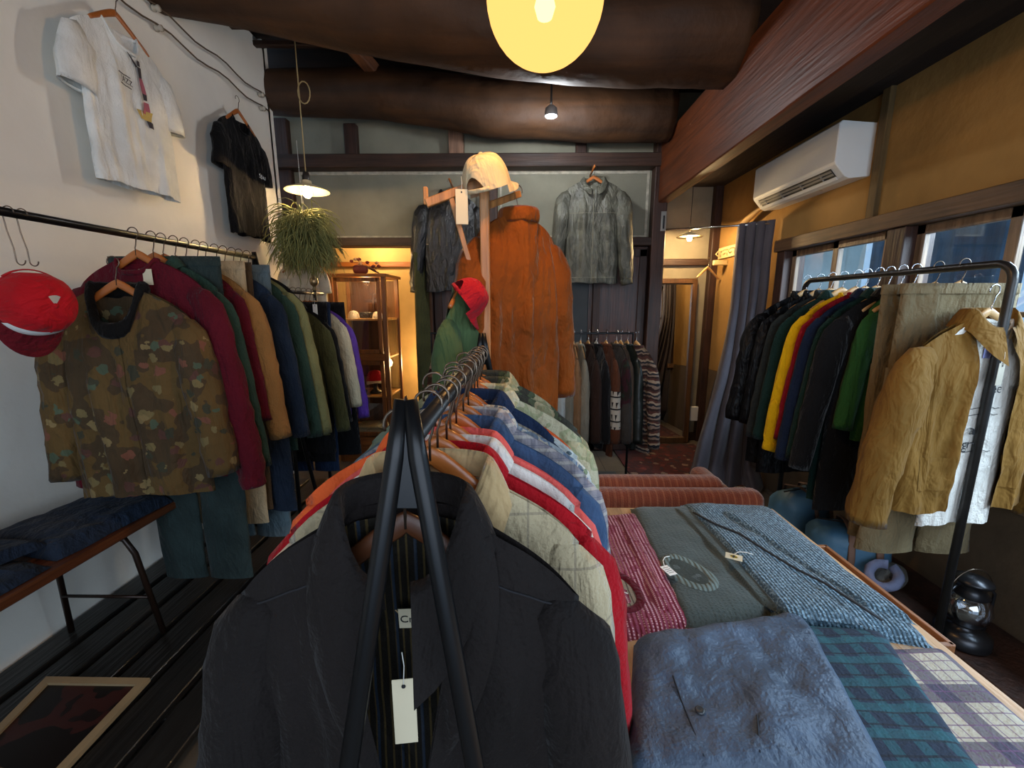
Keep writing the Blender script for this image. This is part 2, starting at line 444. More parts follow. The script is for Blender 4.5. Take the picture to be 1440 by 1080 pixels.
def trousers(kind, label, cat, mat, loc, rz=0., group=None, W=.2, L=.9, T=.022, split=.3, hem=.9, seed=1., skirt=False, band=None, topz=-.10, amp=1., NV=18):
    root = thing(kind, label, cat, loc, rz, group)
    def sfc(s, v, sd, legs):
        w_ = W*(1+(hem-1)*v)
        y = sd*T*math.sqrt(max(0, 1-abs(s)**4))*(.55+.45*sm(0, .3, v))+amp*(.010*nz(s*5+seed, v*2, sd*3)+.005*nz(s*9, v*9, seed))*(1-abs(s)**6)
        if legs: y *= 1-.75*sm(.75, 1, 1-abs(s))*sm(split-.05, split+.05, v)
        x = s*w_
        if legs and v > split: x += (1 if s > 0 else -1)*.012*sm(split, split+.1, v)*(1 if abs(s) < .04 else .0)
        return Vector((x, y, topz-L*v))
    m = MB()
    if skirt:
        for sd in (-1, 1): m.grid(lambda u, v, sd=sd: sfc(-1+2*u, v, sd, False), 20, NV)
        m.build('panel', mat, root, True, weld=.0006)
    else:
        for sd in (-1, 1): m.grid(lambda u, v, sd=sd: sfc(-1+2*u, v*split, sd, False), 20, 6)
        m.build('seat', mat, root, True, weld=.0006)
        for sg in (-1, 1):
            q = MB(); n = 16; ring = 16
            for i in range(n+1):
                v = split*.93+(1-split*.93)*i/n; w_ = W*(1+(hem-1)*v); cx = sg*w_*.51; rx = w_*.485
                for k in range(ring):
                    a = 2*PI*k/ring; wr = 1+amp*.10*nz(math.cos(a)+seed, v*8, math.sin(a)+sg)
                    q.v.append(Vector((cx+math.cos(a)*rx*wr, math.sin(a)*T*1.05*wr, topz-L*v)))
            for i in range(n):
                for k in range(ring): q.f.append((i*ring+k, i*ring+(k+1) % ring, (i+1)*ring+(k+1) % ring, (i+1)*ring+k))
            q.build('trouser_leg', mat, root, True)
    MB().tube([(-W*.98, 0, topz+.004), (W*.98, 0, topz+.004)], [.0, .0], 4)
    b = MB()
    nn = 28
    for i in range(nn):
        a = 2*PI*i/nn; x = math.copysign(abs(math.cos(a))**.6, math.cos(a))*W*1.005; y = math.copysign(abs(math.sin(a))**.8, math.sin(a))*T*.75
        for dz in (.022, -.018): b.v.append(Vector((x, y, topz+dz)))
        b.v.append(Vector((x*.97, y*.7, topz+.018)))
    for i in range(nn):
        j = (i+1) % nn; b.f.append((i*3, j*3, j*3+1, i*3+1)); b.f.append((i*3+2, j*3+2, j*3, i*3))
    b.build('waistband', band or mat, root, True)
    return root

# hangers -------------------------------------------------------------
def hook_pts(h=.0, r=.021, neck=.035):
    pts = [(0, 0, -.085+h), (0, 0, -.06+h), (0, 0, -neck)]
    pts += [(math.sin(R(a))*r, 0, -.012-math.cos(R(a))*r+.0) for a in range(0, 250, 22)]
    return pts
def wire_hook(r=.021):
    # question-mark hook: shank up, bend round the rail
    pts = [Vector((0, 0, -.088)), Vector((0, 0, -.06)), Vector((.004, 0, -.05))]
    for a in range(-60, 215, 20):
        pts.append(Vector((math.cos(R(a))*r, 0, -.016+math.sin(R(a))*r+.012)))
    return pts
def make_hanger(kind, mat, wire, W=.2, th=.011, hook_r=.021, dz=0.):
    o = thing(kind, 'x', 'hanger')
    m = MB(); pts = []; rs = []; ry = []
    for i in range(21):
        s = -1+i/10; a = abs(s)
        pts.append((s*W, .004*math.cos(s*3), -.080-dz-.11*a**1.1)); rs.append(.016*(1-.35*a) if a < .98 else .008); ry.append(th*(.75+.35*a))
    m.tube(pts, rs, 10, ry=ry, up=(0, 1, 0)); m.build('hanger_arms', mat, o, True)
    h = MB(); h.tube([p if i_ else p-Vector((0, 0, dz)) for i_, p in enumerate(wire_hook(hook_r))], .0021, 8, up=(0, 1, 0)); h.build('hook', wire, o, True)
    return o
HPRO = {}
def hanger(style, loc, rz, label, group=None, W=None, rot=None):
    """one hanger of a style; the first is built, later ones are copies"""
    key = style
    if key not in HPRO:
        spec = {'wood': (HANGW, WIRE, .160, .007), 'pale': (HANGP, CHROME, .165, .009), 'plastic': (WHITE, CHROME, .165, .004), 'slim': (HANGP, WIRE, .16, .006), 'dark': (M('dark_hanger_wood', H('#4a2814'), .4, None), WIRE, .145, .007, .055), 'woodlow': (HANGW, WIRE, .135, .006, .006)}[style]
        o = make_hanger('clothes_hanger', spec[0], spec[1], spec[2], spec[3], dz=spec[4] if len(spec) > 4 else 0); HPRO[key] = o
        o.location = loc; o.rotation_euler = rot or (0, 0, rz); o['label'] = label
        if group: o['group'] = group
        return o
    return copy_thing(HPRO[key], loc, rot or (0, 0, rz), label, group)

def price_tag(label, loc, rz=0., w=.032, h=.07, mat=None, tilt=0., name='price_tag', writing=None, group=None):
    o = thing(name, label, 'tag', loc, group=group, rot=(tilt, 0, rz))
    m = MB(); m.box((0, 0, -.04-h/2), (w, .0012, h), bev=.0004); m.build('card', mat or PAPER, o)
    MB().tube([(0, 0, 0), (.002, -.001, -.02), (0, -.0012, -.047)], .0007, 5).build('string', THREAD, o, True)
    MB().lathe([(0, 0), (.0028, 0), (.0028, .0006)], c=(0, -.0012, -.050), seg=10, m=Matrix.Rotation(PI/2, 3, 'X')).build('eyelet', INK, o)
    if writing:
        text_mesh(writing, .009, INK, 'lettering', o, Matrix.Translation((0, -.0012, -.04-h*.6)) @ Matrix.Rotation(PI/2, 4, 'X'), ext=.0003)
    return o

def slab(name, quad, th, mat, label=None, cat=None, parent=None, nu=28, nv=28, amp=.006, seed=1., z0=0., fr=5., pw=10, group=None, edge=.0):
    """a folded cloth lying on a surface: four corners on the surface, rounded edges, folds on top"""
    c = [Vector(q) for q in quad]
    cen = sum(c, Vector())/4; o = None
    m = MB()
    def f(u, v):
        p = (c[0]*(1-u)+c[1]*u)*(1-v)+(c[3]*(1-u)+c[2]*u)*v
        eu = (1-abs(2*u-1)**pw); ev = (1-abs(2*v-1)**pw); e = (max(0, eu)*max(0, ev))**.5
        wob = edge*nz(p.x*6+seed, p.y*6, seed); d = (p-cen).normalized()*wob*(1-e)
        z = z0+th*e+amp*e*(nz(p.x*fr+seed, p.y*fr, seed)+.5*nz(p.x*fr*2.6, p.y*fr*2.6, seed))
        return (p.x-cen.x+d.x, p.y-cen.y+d.y, z)
    m.grid(f, nu, nv)
    m.add([(q.x-cen.x, q.y-cen.y, z0+.0005) for q in c], [(3, 2, 1, 0)])
    o = m.build(name, mat, parent, True, loc=(cen.x, cen.y, c[0].z) if parent is None else None)
    if parent is not None:
        o.location = (cen.x-parent.location.x, cen.y-parent.location.y, c[0].z-parent.location.z)
    if label: tag(o, label, cat, group)
    return o
# ------------------------------------------------------------------ the room
def st(o): o['kind'] = 'structure'; return o
XL, XR, YB = -2.1, 2.15, 4.4
fl = M('stone_floor', H('#5f564a'), .6, 'plaster', 8, .004, var=.3, vs=3, pat=('plaid', [('X', .42, .02, H('#2c2823'), .8), ('Y', .42, .02, H('#2c2823'), .8)]))
st(MB().box((0, 2.2, -.05), (5.2, 8.6, .1)).build('floor', fl))
st(MB().box((-2.18, 1.1, 1.8), (.16, 5.6, 3.75), bev=.02).build('wall_left', WALLW))
# raised slatted platform along the left wall
m = MB()
SLAT = M('black_stained_slats', H('#1b1a19'), .35, 'grain', pat=('grain', 'Y', 30), var=.3)
pf = thing('slatted_platform', 'low platform of black stained slats along the white wall', 'platform', (-1.6, 1.5, 0))
for i in range(6):
    MB().box((-.41+i*.165, .1, .085), (.135, 3.5, .03), bev=.004).build('slat', SLAT, pf)
for y in (-1.4, -.2, 1.0, 1.7):
    MB().box((0, y, .035), (.95, .08, .07), bev=.004).build('bearer', SLAT, pf)
# back wall -----------------------------------------------------------
def wbox(n, x0, x1, z0, z1, y0=YB, y1=YB+.12, mat=GREYP, bev=.004):
    return st(MB().box(((x0+x1)/2, (y0+y1)/2, (z0+z1)/2), (x1-x0, y1-y0, z1-z0), bev=bev).build(n, mat))
wbox('wall_back', -2.5, 1.42, 2.2, 3.7)
k = 0
def trim(x0, x1, z0, z1, y0, y1, mat=DKWOOD, bev=.006):
    global k; k += 1; return wbox('trim_%d' % k, x0, x1, z0, z1, y0, y1, mat, bev)
trim(-2.35, 1.36, 2.84, 2.96, 4.26, 4.46, DKWOODX)              # heavy lintel
trim(-2.35, 1.36, 2.13, 2.21, 4.30, 4.46, DKWOODX)              # kamoi over the openings
trim(-.36, -.20, 2.2, 2.86, 4.31, 4.45); trim(1.30, 1.43, 0, 3.3, 4.28, 4.46)
trim(-.98, -.86, 0, 2.15, 4.31, 4.45); trim(-2.35, -2.2, 0, 3.3, 4.33, 4.46)
trim(-1.66, -1.54, 2.95, 3.25, 4.33, 4.43, DKWOOD); trim(-.66, -.52, 2.95, 3.3, 4.30, 4.43, M('pale_post', H('#8c6a55'), .6, 'grain', pat=('grain', 'Z', 30)))
trim(.55, .65, 2.95, 3.2, 4.33, 4.43, DKWOOD)
# pale worn rims of the plaster panels
for (x0, x1) in ((-2.15, -.38), (-.18, 1.28)):
    for (a, b, c, d) in ((x0, x1, 2.81, 2.84), (x0, x1, 2.21, 2.24), (x0, x0+.02, 2.24, 2.81), (x1-.025, x1, 2.24, 2.81)):
        trim(a, b, c, d, 4.392, 4.41, RIMP, .002)
# lower back wall: doors and boards
SLATE = M('slate_board', H('#2f3335'), .55, 'plaster', 6, .004, var=.25)
DOORB = M('door_brown', H('#4a2719'), .4, 'grain', pat=('grain', 'Z', 26), var=.2)
wbox('wall_back_lower', -.86, 1.36, 0, 2.14, 4.40, 4.5, DOORB)
trim(.18, .72, 0.02, 2.13, 4.375, 4.405, SLATE)
for dn, x0, x1 in (('door_1', -.84, .12), ('door_2', .76, 1.28)):
    d = st(MB().box(((x0+x1)/2, 4.375, 1.06), (x1-x0, .035, 2.1), bev=.004).build(dn, DOORB))
    m = MB(); 
    for (a, b, c, e) in ((x0, x0+.07, .02, 2.1), (x1-.07, x1, .02, 2.1), (x0, x1, 2.03, 2.11), (x0, x1, .9, 1.0), (x0, x1, .02, .12)):
        m.box(((a+b)/2, 4.352, (c+e)/2), (b-a, .02, e-c), bev=.003)
    m.build('door_frame', DKWOOD, d)
    MB().box((x0+.035 if x0 > 0 else x1-.035, 4.335, 1.15), (.012, .015, .12), bev=.003).build('door_pull', BLACKM, d)
# lit recess behind the glass cabinet
WARMP = M('warm_plaster', H('#a88a55'), .9, 'plaster', 10, .006, var=.12)
wbox('wall_recess_back', -2.6, -.8, 0, 2.6, 5.15, 5.25, WARMP)
wbox('wall_recess_left', -2.7, -2.6, 0, 2.6, 3.6, 5.25, WARMP); wbox('wall_recess_right', -.88, -.8, 0, 2.6, 4.5, 5.2, WARMP)
wbox('ceiling_recess', -2.7, -.8, 2.5, 2.56, 4.5, 5.25, DKWOODX)
trim(-2.6, -.88, 2.0, 2.06, 5.11, 5.16, CABX); 
point('recess_lamp', (-1.0, 4.8, .9), 16, WARM, .05); point('recess_lamp', (-1.6, 4.8, 2.25), 20, WARM, .05)
wbox('wall_left_return', -2.7, -2.1, 0, 3.7, 3.85, 3.93, WALLW)
# right-hand recess with the mirror ------------------------------------
wbox('wall_nook_back', 1.36, 2.4, 0, 3.72, 4.78, 4.88, M('nook_plaster', H('#8f8672'), .95, 'plaster', 10, .006, var=.15))
wbox('wall_nook_left', 1.30, 1.36, 0, 3.72, 4.46, 4.8, DKWOOD)
trim(1.36, 2.15, 1.98, 2.05, 4.73, 4.79, DKWOODX); trim(2.07, 2.15, 0, 3.3, 4.70, 4.79)
trim(1.36, 2.15, .0, .09, 4.74, 4.79, DKWOODX)
# right wall: plaster above a long window, plaster below -----------------
YW0, YW1 = -1.7, 3.5
ZW0, ZW1 = .85, 1.98
def rbox(n, y0, y1, z0, z1, x0=XR, x1=XR+.14, mat=PLAST, bev=.004):
    return st(MB().box(((x0+x1)/2, (y0+y1)/2, (z0+z1)/2), (x1-x0, y1-y0, z1-z0), bev=bev).build(n, mat))
rbox('wall_right_upper', -1.9, 4.88, 2.06, 3.72); rbox('wall_right_lower', -1.9, 4.88, 0, ZW0, mat=M('brown_plaster', H('#5d4a35'), .95, 'plaster', 10, .008, var=.2))
rbox('wall_right_far', 3.56, 4.88, ZW0, 2.07)
def rtrim(y0, y1, z0, z1, x0, x1, mat=DKWOOD):
    global k; k += 1; return rbox('trim_%d' % k, y0, y1, z0, z1, x0, x1, mat)
FRW = M('window_frame_wood', H('#6e5340'), .5, 'grain', pat=('grain', 'Y', 30), var=.25)
FRV = M('window_frame_wood_v', H('#76604c'), .5, 'grain', pat=('grain', 'Z', 30), var=.25)
rtrim(-1.8, 3.62, 1.98, 2.07, 2.10, 2.29, M('window_head', H('#5a4028'), .6, 'grain', pat=('grain', 'Y', 30), var=.25)); rtrim(-1.8, 3.62, .80, .86, 2.07, 2.29, FRW)
rtrim(3.50, 3.60, .86, 1.98, 2.12, 2.29); rtrim(2.44, 2.56, .86, 1.98, 2.12, 2.29); rtrim(.55, .65, .86, 1.98, 2.12, 2.29)
rtrim(2.68, 2.74, 2.06, 3.3, 2.12, 2.16, M('plaster_seam_post', H('#5f4a28'), .8, 'grain', pat=('grain', 'Z', 26)))
PANE = glassmat('window_glass', (.86, .93, .97), .86, .02)
wi = 0
for (a, b) in ((3.0, 3.50), (2.56, 3.02), (1.50, 2.44), (.65, 1.52), (-.4, .55)):
    wi += 1; off = .03*(wi % 2)
    x = 2.17+off
    wn = MB()
    for (y0, y1, z0, z1) in ((a, a+.05, ZW0, ZW1), (b-.05, b, ZW0, ZW1), (a, b, ZW1-.05, ZW1), (a, b, ZW0, ZW0+.06), (a, b, 1.50, 1.525)):
        wn.box((x, (y0+y1)/2, (z0+z1)/2), (.03, y1-y0, z1-z0), bev=.003)
    if wi == 3: 
        wn.box((x, 1.97, (ZW0+ZW1)/2), (.03, .05, ZW1-ZW0), bev=.003)
    wo = st(wn.build('window_%d' % wi, FRV))
    MB().box((x, (a+b)/2, (ZW0+ZW1)/2), (.004, b-a-.06, ZW1-ZW0-.06), bev=.0008).build('pane', PANE, wo)
# outside: the neighbour's wall
OUTW = M('neighbour_render', H('#c3c8c0'), .95, 'plaster', 5, .02, var=.3, vs=1.8)
nb = MB().box((5.3, 8.6, 1.6), (.3, 3.4, 5.2), bev=.02).build('neighbour_house', OUTW); tag(nb, 'pale rendered house wall outside behind the left window panes', 'building')
nb2 = MB().box((4.7, 4.95, 1.1), (.3, 1.5, 4.6), bev=.02).build('neighbour_shed', M('shed_board', H('#33485c'), .7, 'grain', pat=('grain', 'Z', 12), var=.3)); tag(nb2, 'dark blue grey shed wall outside the middle window panes', 'building')
# wall behind the camera with the wide shop front opening
st(MB().box((-1.75, -1.85, 1.8), (1.0, .12, 3.75)).build('wall_front_left', WALLW)); st(MB().box((2.1, -1.85, 1.8), (.4, .12, 3.75)).build('wall_front_right', GREYP)); st(MB().box((.3, -1.85, 3.2), (3.4, .12, .9)).build('wall_front_upper', GREYP))
# ceiling -------------------------------------------------------------
st(MB().box((0, 1.6, 3.72), (5.4, 7.4, .06)).build('ceiling', M('ceiling_boards', H('#2c1a12'), .7, 'grain', pat=('grain', 'X', 12), var=.3)))
rbox('ceiling_eaves', -1.9, 4.75, 2.78, 2.84, x0=1.46, x1=2.2, mat=M('eaves_boards', H('#1e1410'), .8, 'grain', pat=('grain', 'Y', 14), var=.3))
def log(name, pts, r, seed, label):
    P = []; rs = []
    for i in range(len(pts)-1):
        a = Vector(pts[i]); b = Vector(pts[i+1])
        for j in range(12): P.append(a.lerp(b, j/12)); rs.append(r[i]+(r[i+1]-r[i])*j/12)
    P.append(Vector(pts[-1])); rs.append(r[-1])
    m = MB(); m.tube(P, rs, 22, up=(0, 1, 0))
    for v in m.v:
        d = .035*nz(v.x*1.5+seed, v.y*4, v.z*4)+.014*nz(v.x*5, v.y*11, v.z*11+seed); v.z += d; v.y += d
    return tag(m.build(name, LOGM, None, True), label, 'beam')
log('ceiling_log', [(-2.1, 2.75, 3.50), (-1.2, 2.85, 3.40), (-.2, 2.95, 3.27), (.7, 3.0, 3.22), (1.36, 3.0, 3.22)], [.26, .27, .28, .28, .28], 3., 'huge smoked round log across the ceiling, nearer to the globe lamp')
log('ceiling_log', [(-2.3, 4.0, 3.36), (-1.2, 4.02, 3.36), (-.3, 4.05, 3.25), (.6, 4.05, 3.20), (1.32, 4.05, 3.2)], [.17, .19, .22, .23, .22], 8., 'curved smoked round log above the back wall panels')
bm_ = MB().box((1.395, 1.4, 2.80), (.11, 6.1, .56), bev=.008).build('squared_beam', BEAMM); tag(bm_, 'squared red brown beam running from the camera to the back post', 'beam')
pk = MB().box((1.40, 4.225, 2.35), (.05, .01, .18), bev=.002).build('post_plate', M('worn_metal', (.35, .33, .3), .4, None, metal=.6)); 
tag(pk, 'worn pale plate with a dark slot on the post under the beam end', 'fitting'); pk.location.y = .05
MB().box((1.40, 4.215, 2.34), (.014, .008, .12), bev=.001).build('slot', INK, pk)
# joists between the logs
for i, (x0, y0, x1, y1, z) in enumerate(((-1.35, 3.2, -1.2, 4.0, 3.52), (-.02, 3.2, -.02, 4.0, 3.5), (1.08, 3.2, .92, 4.0, 3.47), (-.75, 3.2, -.75, 3.9, 3.66))):
    o = MB().bar((x0, y0, z), (x1, y1, z-.03), .10, .10).build('joist', M('joist_wood', H('#5f371f'), .6, 'grain', pat=('grain', 'Y', 22), var=.2))
    tag(o, ('short brown joist between the logs, nearest the cord lamp', 'short brown joist between the two logs straight above the cap on the stand', 'short brown joist between the two logs beside the squared beam', 'upper brown joist tucked between the logs at the ceiling boards')[i], 'beam', 'joists between the logs')
for i, (z, y) in enumerate(((3.56, 3.45), (3.60, 3.75))):
    o = MB().bar((-2.3, y, z), (1.3, y, z-.05), .05, .035).build('batten', DKWOODX); tag(o, ('thin dark batten running across the joists, nearer one', 'thin dark batten running across the joists, farther one')[i], 'batten', 'battens on the joists')
# electric cords with porcelain knobs along the left wall ------------------
for j, (dz, lb) in enumerate(((0, 'lower thin cord strung along the top of the white wall'), (.10, 'upper thin cord strung along the top of the white wall'))):
    cps = [Vector((-2.06, 1.2+2.6*i/26, 3.12+dz+.015*math.sin(i*1.3))) for i in range(27)]
    tag(MB().tube(cps, .005, 6).build('electric_cord', M('old_cord', H('#5b4a38'), .8, None), None, True), lb, 'cord')
    for i, yy in enumerate((1.75, 2.72, 3.72)):
        o = MB().lathe([(0, -.02), (.016, -.02), (.018, -.008), (.011, 0), (.018, .008), (.016, .02), (0, .022)], seg=16, m=Matrix.Rotation(PI/2, 3, 'Y')).build('porcelain_knob', M('porcelain', H('#b9b0a0'), .25, None), None, True, loc=(-2.07, yy, 3.12+dz))
        tag(o, 'white porcelain knob holding the %s wall cord, %s' % (('lower', 'upper')[j], ('nearest to the camera', 'above the gap between the two t-shirts', 'at the far wall corner')[i]), 'knob', 'porcelain cord knobs')
# ------------------------------------------------------------------ lamps
# globe
g = thing('globe_lamp', 'large glowing yellow glass globe lamp hanging from the ceiling', 'lamp', (.07, 1.28, 2.35))
gm, nt, p = nt_new('globe_glow')
nt.nodes.remove(p); out = nt.nodes['Material Output']
e = N(nt, 'ShaderNodeEmission'); e.inputs[0].default_value = (1, .53, .15, 1); e.inputs[1].default_value = 1.0
t = N(nt, 'ShaderNodeBsdfTransparent'); t.inputs[0].default_value = (1, .75, .42, 1)
mx = N(nt, 'ShaderNodeMixShader'); mx.inputs[0].default_value = .22
nt.links.new(e.outputs[0], mx.inputs[1]); nt.links.new(t.outputs[0], mx.inputs[2]); nt.links.new(mx.outputs[0], out.inputs[0])
MB().lathe([(0, -.16)]+[(.155*math.sin(R(a)), -.16*math.cos(R(a))) for a in range(8, 172, 8)]+[(.03, .16)], seg=40).build('globe', gm, g, True)
MB().lathe([(0, .20), (.035, .20), (.04, .15), (.03, .145)], seg=20).build('cap', M('brass', (.5, .32, .12), .35, None, metal=1), g, True)
MB().tube([(0, 0, .2), (0, 0, 1.32)], .004, 8).build('cord', BLACKM, g, True)
MB().lathe([(0, .02), (.02, .01), (.028, -.02), (.02, -.045), (0, -.052)], c=(0, 0, 0), seg=16).build('bulb', emis('bulb_warm', (1, .72, .35), 9), g, True)
point('globe_light', (.07, 1.28, 2.32), 105, (1, .70, .40), .04)
# enamel shade pendant on a looped cord
PL = at(432, 268, Y=3.42)
pl = thing('pendant_lamp', 'pendant lamp with a shallow enamel shade above the hanging plant', 'lamp', PL)
ENAM = M('enamel', H('#d8c49a'), .3, None, var=.05)
MB().lathe([(.035, .07), (.04, .045), (.075, .035), (.16, .0), (.163, -.006), (.158, -.004), (.07, .028), (.03, .035)], seg=36).build('shade', ENAM, pl, True)
MB().lathe([(0, .13), (.022, .13), (.027, .10), (.027, .05), (.02, .035)], seg=18).build('socket', M('bakelite', (.03, .022, .018), .35, None), pl, True)
MB().lathe([(.014, .04), (.02, .02), (.032, -.01), (.03, -.035), (.015, -.052), (0, -.055)], seg=20).build('bulb', emis('bulb_hot', (1, .78, .42), 26), pl, True)
lp = [(0, 0, .13), (0, 0, .55), (.0, 0, .62)]+[(.035-.045*math.cos(R(a)), .004, .68+.075*math.sin(R(a))) for a in range(-40, 330, 24)]+[(0, 0, .75), (0, 0, 1.18)]
MB().tube(lp, .0045, 8, up=(0, 1, 0)).build('cord', M('cream_cord', H('#b39a6a'), .7, None), pl, True)
MB().box((0, 0, 1.10), (.055, .055, .03), bev=.005).build('ceiling_plate', WHITE, pl)
point('pendant_light', (PL.x, PL.y, PL.z-.03), 75, WARM, .03)
# nook lamp
nl = thing('pendant_lamp', 'small pendant lamp with a flat shade in the mirror nook', 'lamp', (1.69, 4.35, 2.22))
MB().lathe([(.03, .04), (.05, .03), (.12, .0), (.122, -.005), (.05, .022)], seg=30).build('shade', ENAM, nl, True)
MB().lathe([(.012, .03), (.02, 0), (.026, -.02), (.015, -.042), (0, -.045)], seg=16).build('bulb', emis('bulb_hot2', (1, .78, .42), 22), nl, True)
MB().tube([(0, 0, .03), (0, 0, .56)], .003, 6).build('cord', BLACKM, nl, True)
point('nook_light', (1.69, 4.35, 2.19), 45, WARM, .03)
# white spotlight on the ceiling log
sp = thing('spotlight', 'small white ceiling spotlight shining below the far log', 'lamp', at(775, 163, Y=3.5))
MB().lathe([(.022, .07), (.045, .05), (.05, 0), (.045, -.005)], seg=24).build('housing', M('spot_housing', (.25, .25, .25), .4, None), sp, True)
MB().lathe([(0, -.012), (.03, -.008), (.044, .002)], seg=20).build('lens', emis('spot_white', (.92, .97, 1.), 22), sp, True)
MB().tube([(0, 0, .06), (0, .0, .74)], .008, 8).build('stem', BLACKM, sp, True)
point('spot_light', tuple(Vector(sp.location)-Vector((0, 0, .08))), 16, (.9, .95, 1.), .04)
# ------------------------------------------------------------------ cloth materials
def C(n, h, **k):
    k.setdefault('bump', 'weave'); k.setdefault('sheen', .06); k.setdefault('fold', 1.); k.setdefault('spec', .18); return M(n, H(h), **k)
m_char = C('charcoal_cotton', '#171211', fold=.55, vs=5, var=.25, rough=.8, sheen=.05)
m_stripe_lining = C('striped_lining', '#15120d', pat=('plaid', [('X', .012, .25, H('#4a3d22'), .7), ('X', .035, .12, H('#1d2a3a'), .8)]), sheen=0)
m_cream = C('cream_windowpane', '#b7a888', pat=('plaid', [('X', .075, .05, H('#857a68'), .6), ('Z', .09, .05, H('#857a68'), .6)]), bump='felt', sheen=.4)
m_fleece = C('beige_fleece', '#b79b70', bump='felt', bs=60, sheen=.6)
m_red = C('red_wool', '#a50f1c', vs=8, bump='felt')
m_white = C('white_cotton', '#d9d3ca'); m_coral = C('coral_cotton', '#e0605a'); m_orange = C('orange_cotton', '#e2622f')
m_denim = C('blue_denim', '#3a5272', var=.3, vs=12); m_denimd = C('dark_denim', '#1e2939', var=.35, vs=9); m_jean = C('washed_indigo_denim', '#1d2a3c', var=.4, vs=4)
m_teal = C('teal_flannel', '#2f5a63', var=.3); m_sage = C('sage_cotton', '#6f7a68'); m_greyt = C('grey_blue_cotton', '#5b6b72')
m_lav = C('lavender_plaid', '#928c92', pat=('plaid', [('X', .03, .35, H('#72707c'), .6), ('Z', .03, .3, H('#c3bbb0'), .6), ('Z', .015, .12, H('#545a70'), .5)]))
m_patch = C('pale_blue_print', '#a7b4be', pat=('camo', 22, [H('#a9b3b9'), H('#7689a3'), H('#c6c0b2'), H('#6d7a8a')]))
m_floral = C('white_floral_print', '#ccd0cc', pat=('cells', 38, [H('#5b6a72'), H('#b1775f'), H('#7e8f73')], [H('#c9cdc9'), H('#bfc6c6')], .3))
m_greyk = C('grey_marl_knit', '#8b8378', bump='ribx', bs=500, pat=('fleck', 90, H('#b3a892'), .5, .5)); m_navy = C('navy_cotton', '#1b2a45'); m_navyk = C('navy_knit', '#17233a', bump='felt')
m_khakip = C('pale_khaki_print', '#a9a583', pat=('camo', 16, [H('#b3ae8d'), H('#9da07c'), H('#c0b99b')])); m_camo = C('woodland_camo', '#7a7a58', pat=('camo', 13, [H('#8a8c6c'), H('#a49c7c'), H('#4c553f'), H('#3a3a33')]))
m_oli = C('olive_cotton', '#4a4a2c', var=.25); m_olil = C('pale_olive_cotton', '#7d7c52', var=.2); m_mint = C('mint_green_cotton', '#7fb28c')
m_tancamo = C('dotted_duck_camo', '#5b4c30', pat=('cells', 21, [H('#6f603e'), H('#6f4636'), H('#4a5442'), H('#3c3a2c'), H('#7d6a46'), H('#54382f')], [H('#5a4526'), H('#453624')], .40), bump='crumple', bd=.012)
m_blackfur = C('black_pile', '#0c0b0b', bump='felt', bs=70)
m_maroon = C('maroon_sweat', '#560d1c', vs=5, var=.2, bump='felt'); m_green = C('bottle_green_cotton', '#2c4238'); m_tealden = C('teal_grey_denim', '#2c3837', var=.3)
m_tan = C('tan_corduroy', '#94693a', bump='felt', var=.15); m_creamp = C('cream_twill', '#b8a685'); m_brownp = C('brown_twill', '#4a3a28')
m_black = C('black_cotton', '#121214', sheen=.15); m_blackn = C('black_nylon', '#101114', rough=.45, bump='crumple', bd=.008, sheen=0)
m_purple = C('purple_nylon', '#5f3aa0', rough=.5, bump='crumple', bd=.006); m_creamf = C('cream_sherpa', '#cfc4a6', bump='felt', bs=60)
m_tealn = C('teal_nylon', '#1d7a74', rough=.5)
m_yellow = C('yellow_fleece', '#e8b40c', bump='felt', var=.1); m_redf = C('red_fleece', '#8e1424', bump='felt'); m_dgreen = C('dark_green_fleece', '#15302c', bump='felt'); m_dgrey = C('charcoal_green_fleece', '#2a3030', bump='felt')
m_kgreen = C('leaf_green_cotton', '#2a5628'); m_khaki = C('khaki_twill', '#7d6d50', var=.12); m_khaki2 = C('grey_khaki_twill', '#7b6c50', var=.12)
m_mustard = C('mustard_quilted_canvas', '#7d5a26', bump='crumple', bs=7, bd=.012, var=.12); m_mustardd = C('mustard_canvas_dark', '#5b4021')
m_suede = C('rust_suede', '#7a3c09', rough=.8, bump='felt', bs=40, var=.35, vs=5, sheen=.12)
m_leather = M('black_leather', H('#17181a'), .42, 'leather', fold=1.2, var=.4, vs=6, spec=.6)
m_leatherw = M('worn_grey_leather', H('#57564a'), .5, 'leather', fold=1.2, var=.35, vs=9, pat=('fleck', 9, H('#777566'), .5, .3))
m_seam = M('pale_seam', H('#9b9682'), .6, None)
m_olivejk = C('green_canvas', '#4b5f3c', var=.2, bump='crumple', bs=6, bd=.01)
m_knitA = C('earth_stripe_knit', '#5b4334', bump='felt', pat=('bands', 'Z', .17, [H('#4a3022'), H('#7d5a44'), H('#35241c'), H('#8d7a6a'), H('#5a2f22')], .03))
m_knitB = C('wavy_stripe_knit', '#6b5a50', bump='felt', pat=('bands', 'Z', .075, [H('#3a2a28'), H('#8d7a6c'), H('#2a2c34'), H('#a7947f'), H('#5a3a34')], .06))
m_dbrown = C('dark_brown_wool', '#33231d', bump='felt'); m_gbeige = C('grey_beige_wool', '#8a8474', bump='felt'); m_tanw = C('tan_wool', '#8e6a4a', bump='felt')
m_fair = C('fair_isle_knit', '#5a3422', bump='felt', pat=('fair', -.42, -.70, H('#b9b2a4')))
m_greenblk = C('green_maroon_block_knit', '#26352b', bump='felt', pat=('camo', 5, [H('#26352b'), H('#2a221e'), H('#3a1d24'), H('#3e3a36')]))
m_leatherk = M('green_black_leather', H('#1a211e'), .4, 'leather', var=.3)
m_greyw = C('grey_brown_wool', '#57493f', bump='felt'); m_wht = C('white_knit', '#c9cdc8', bump='felt')

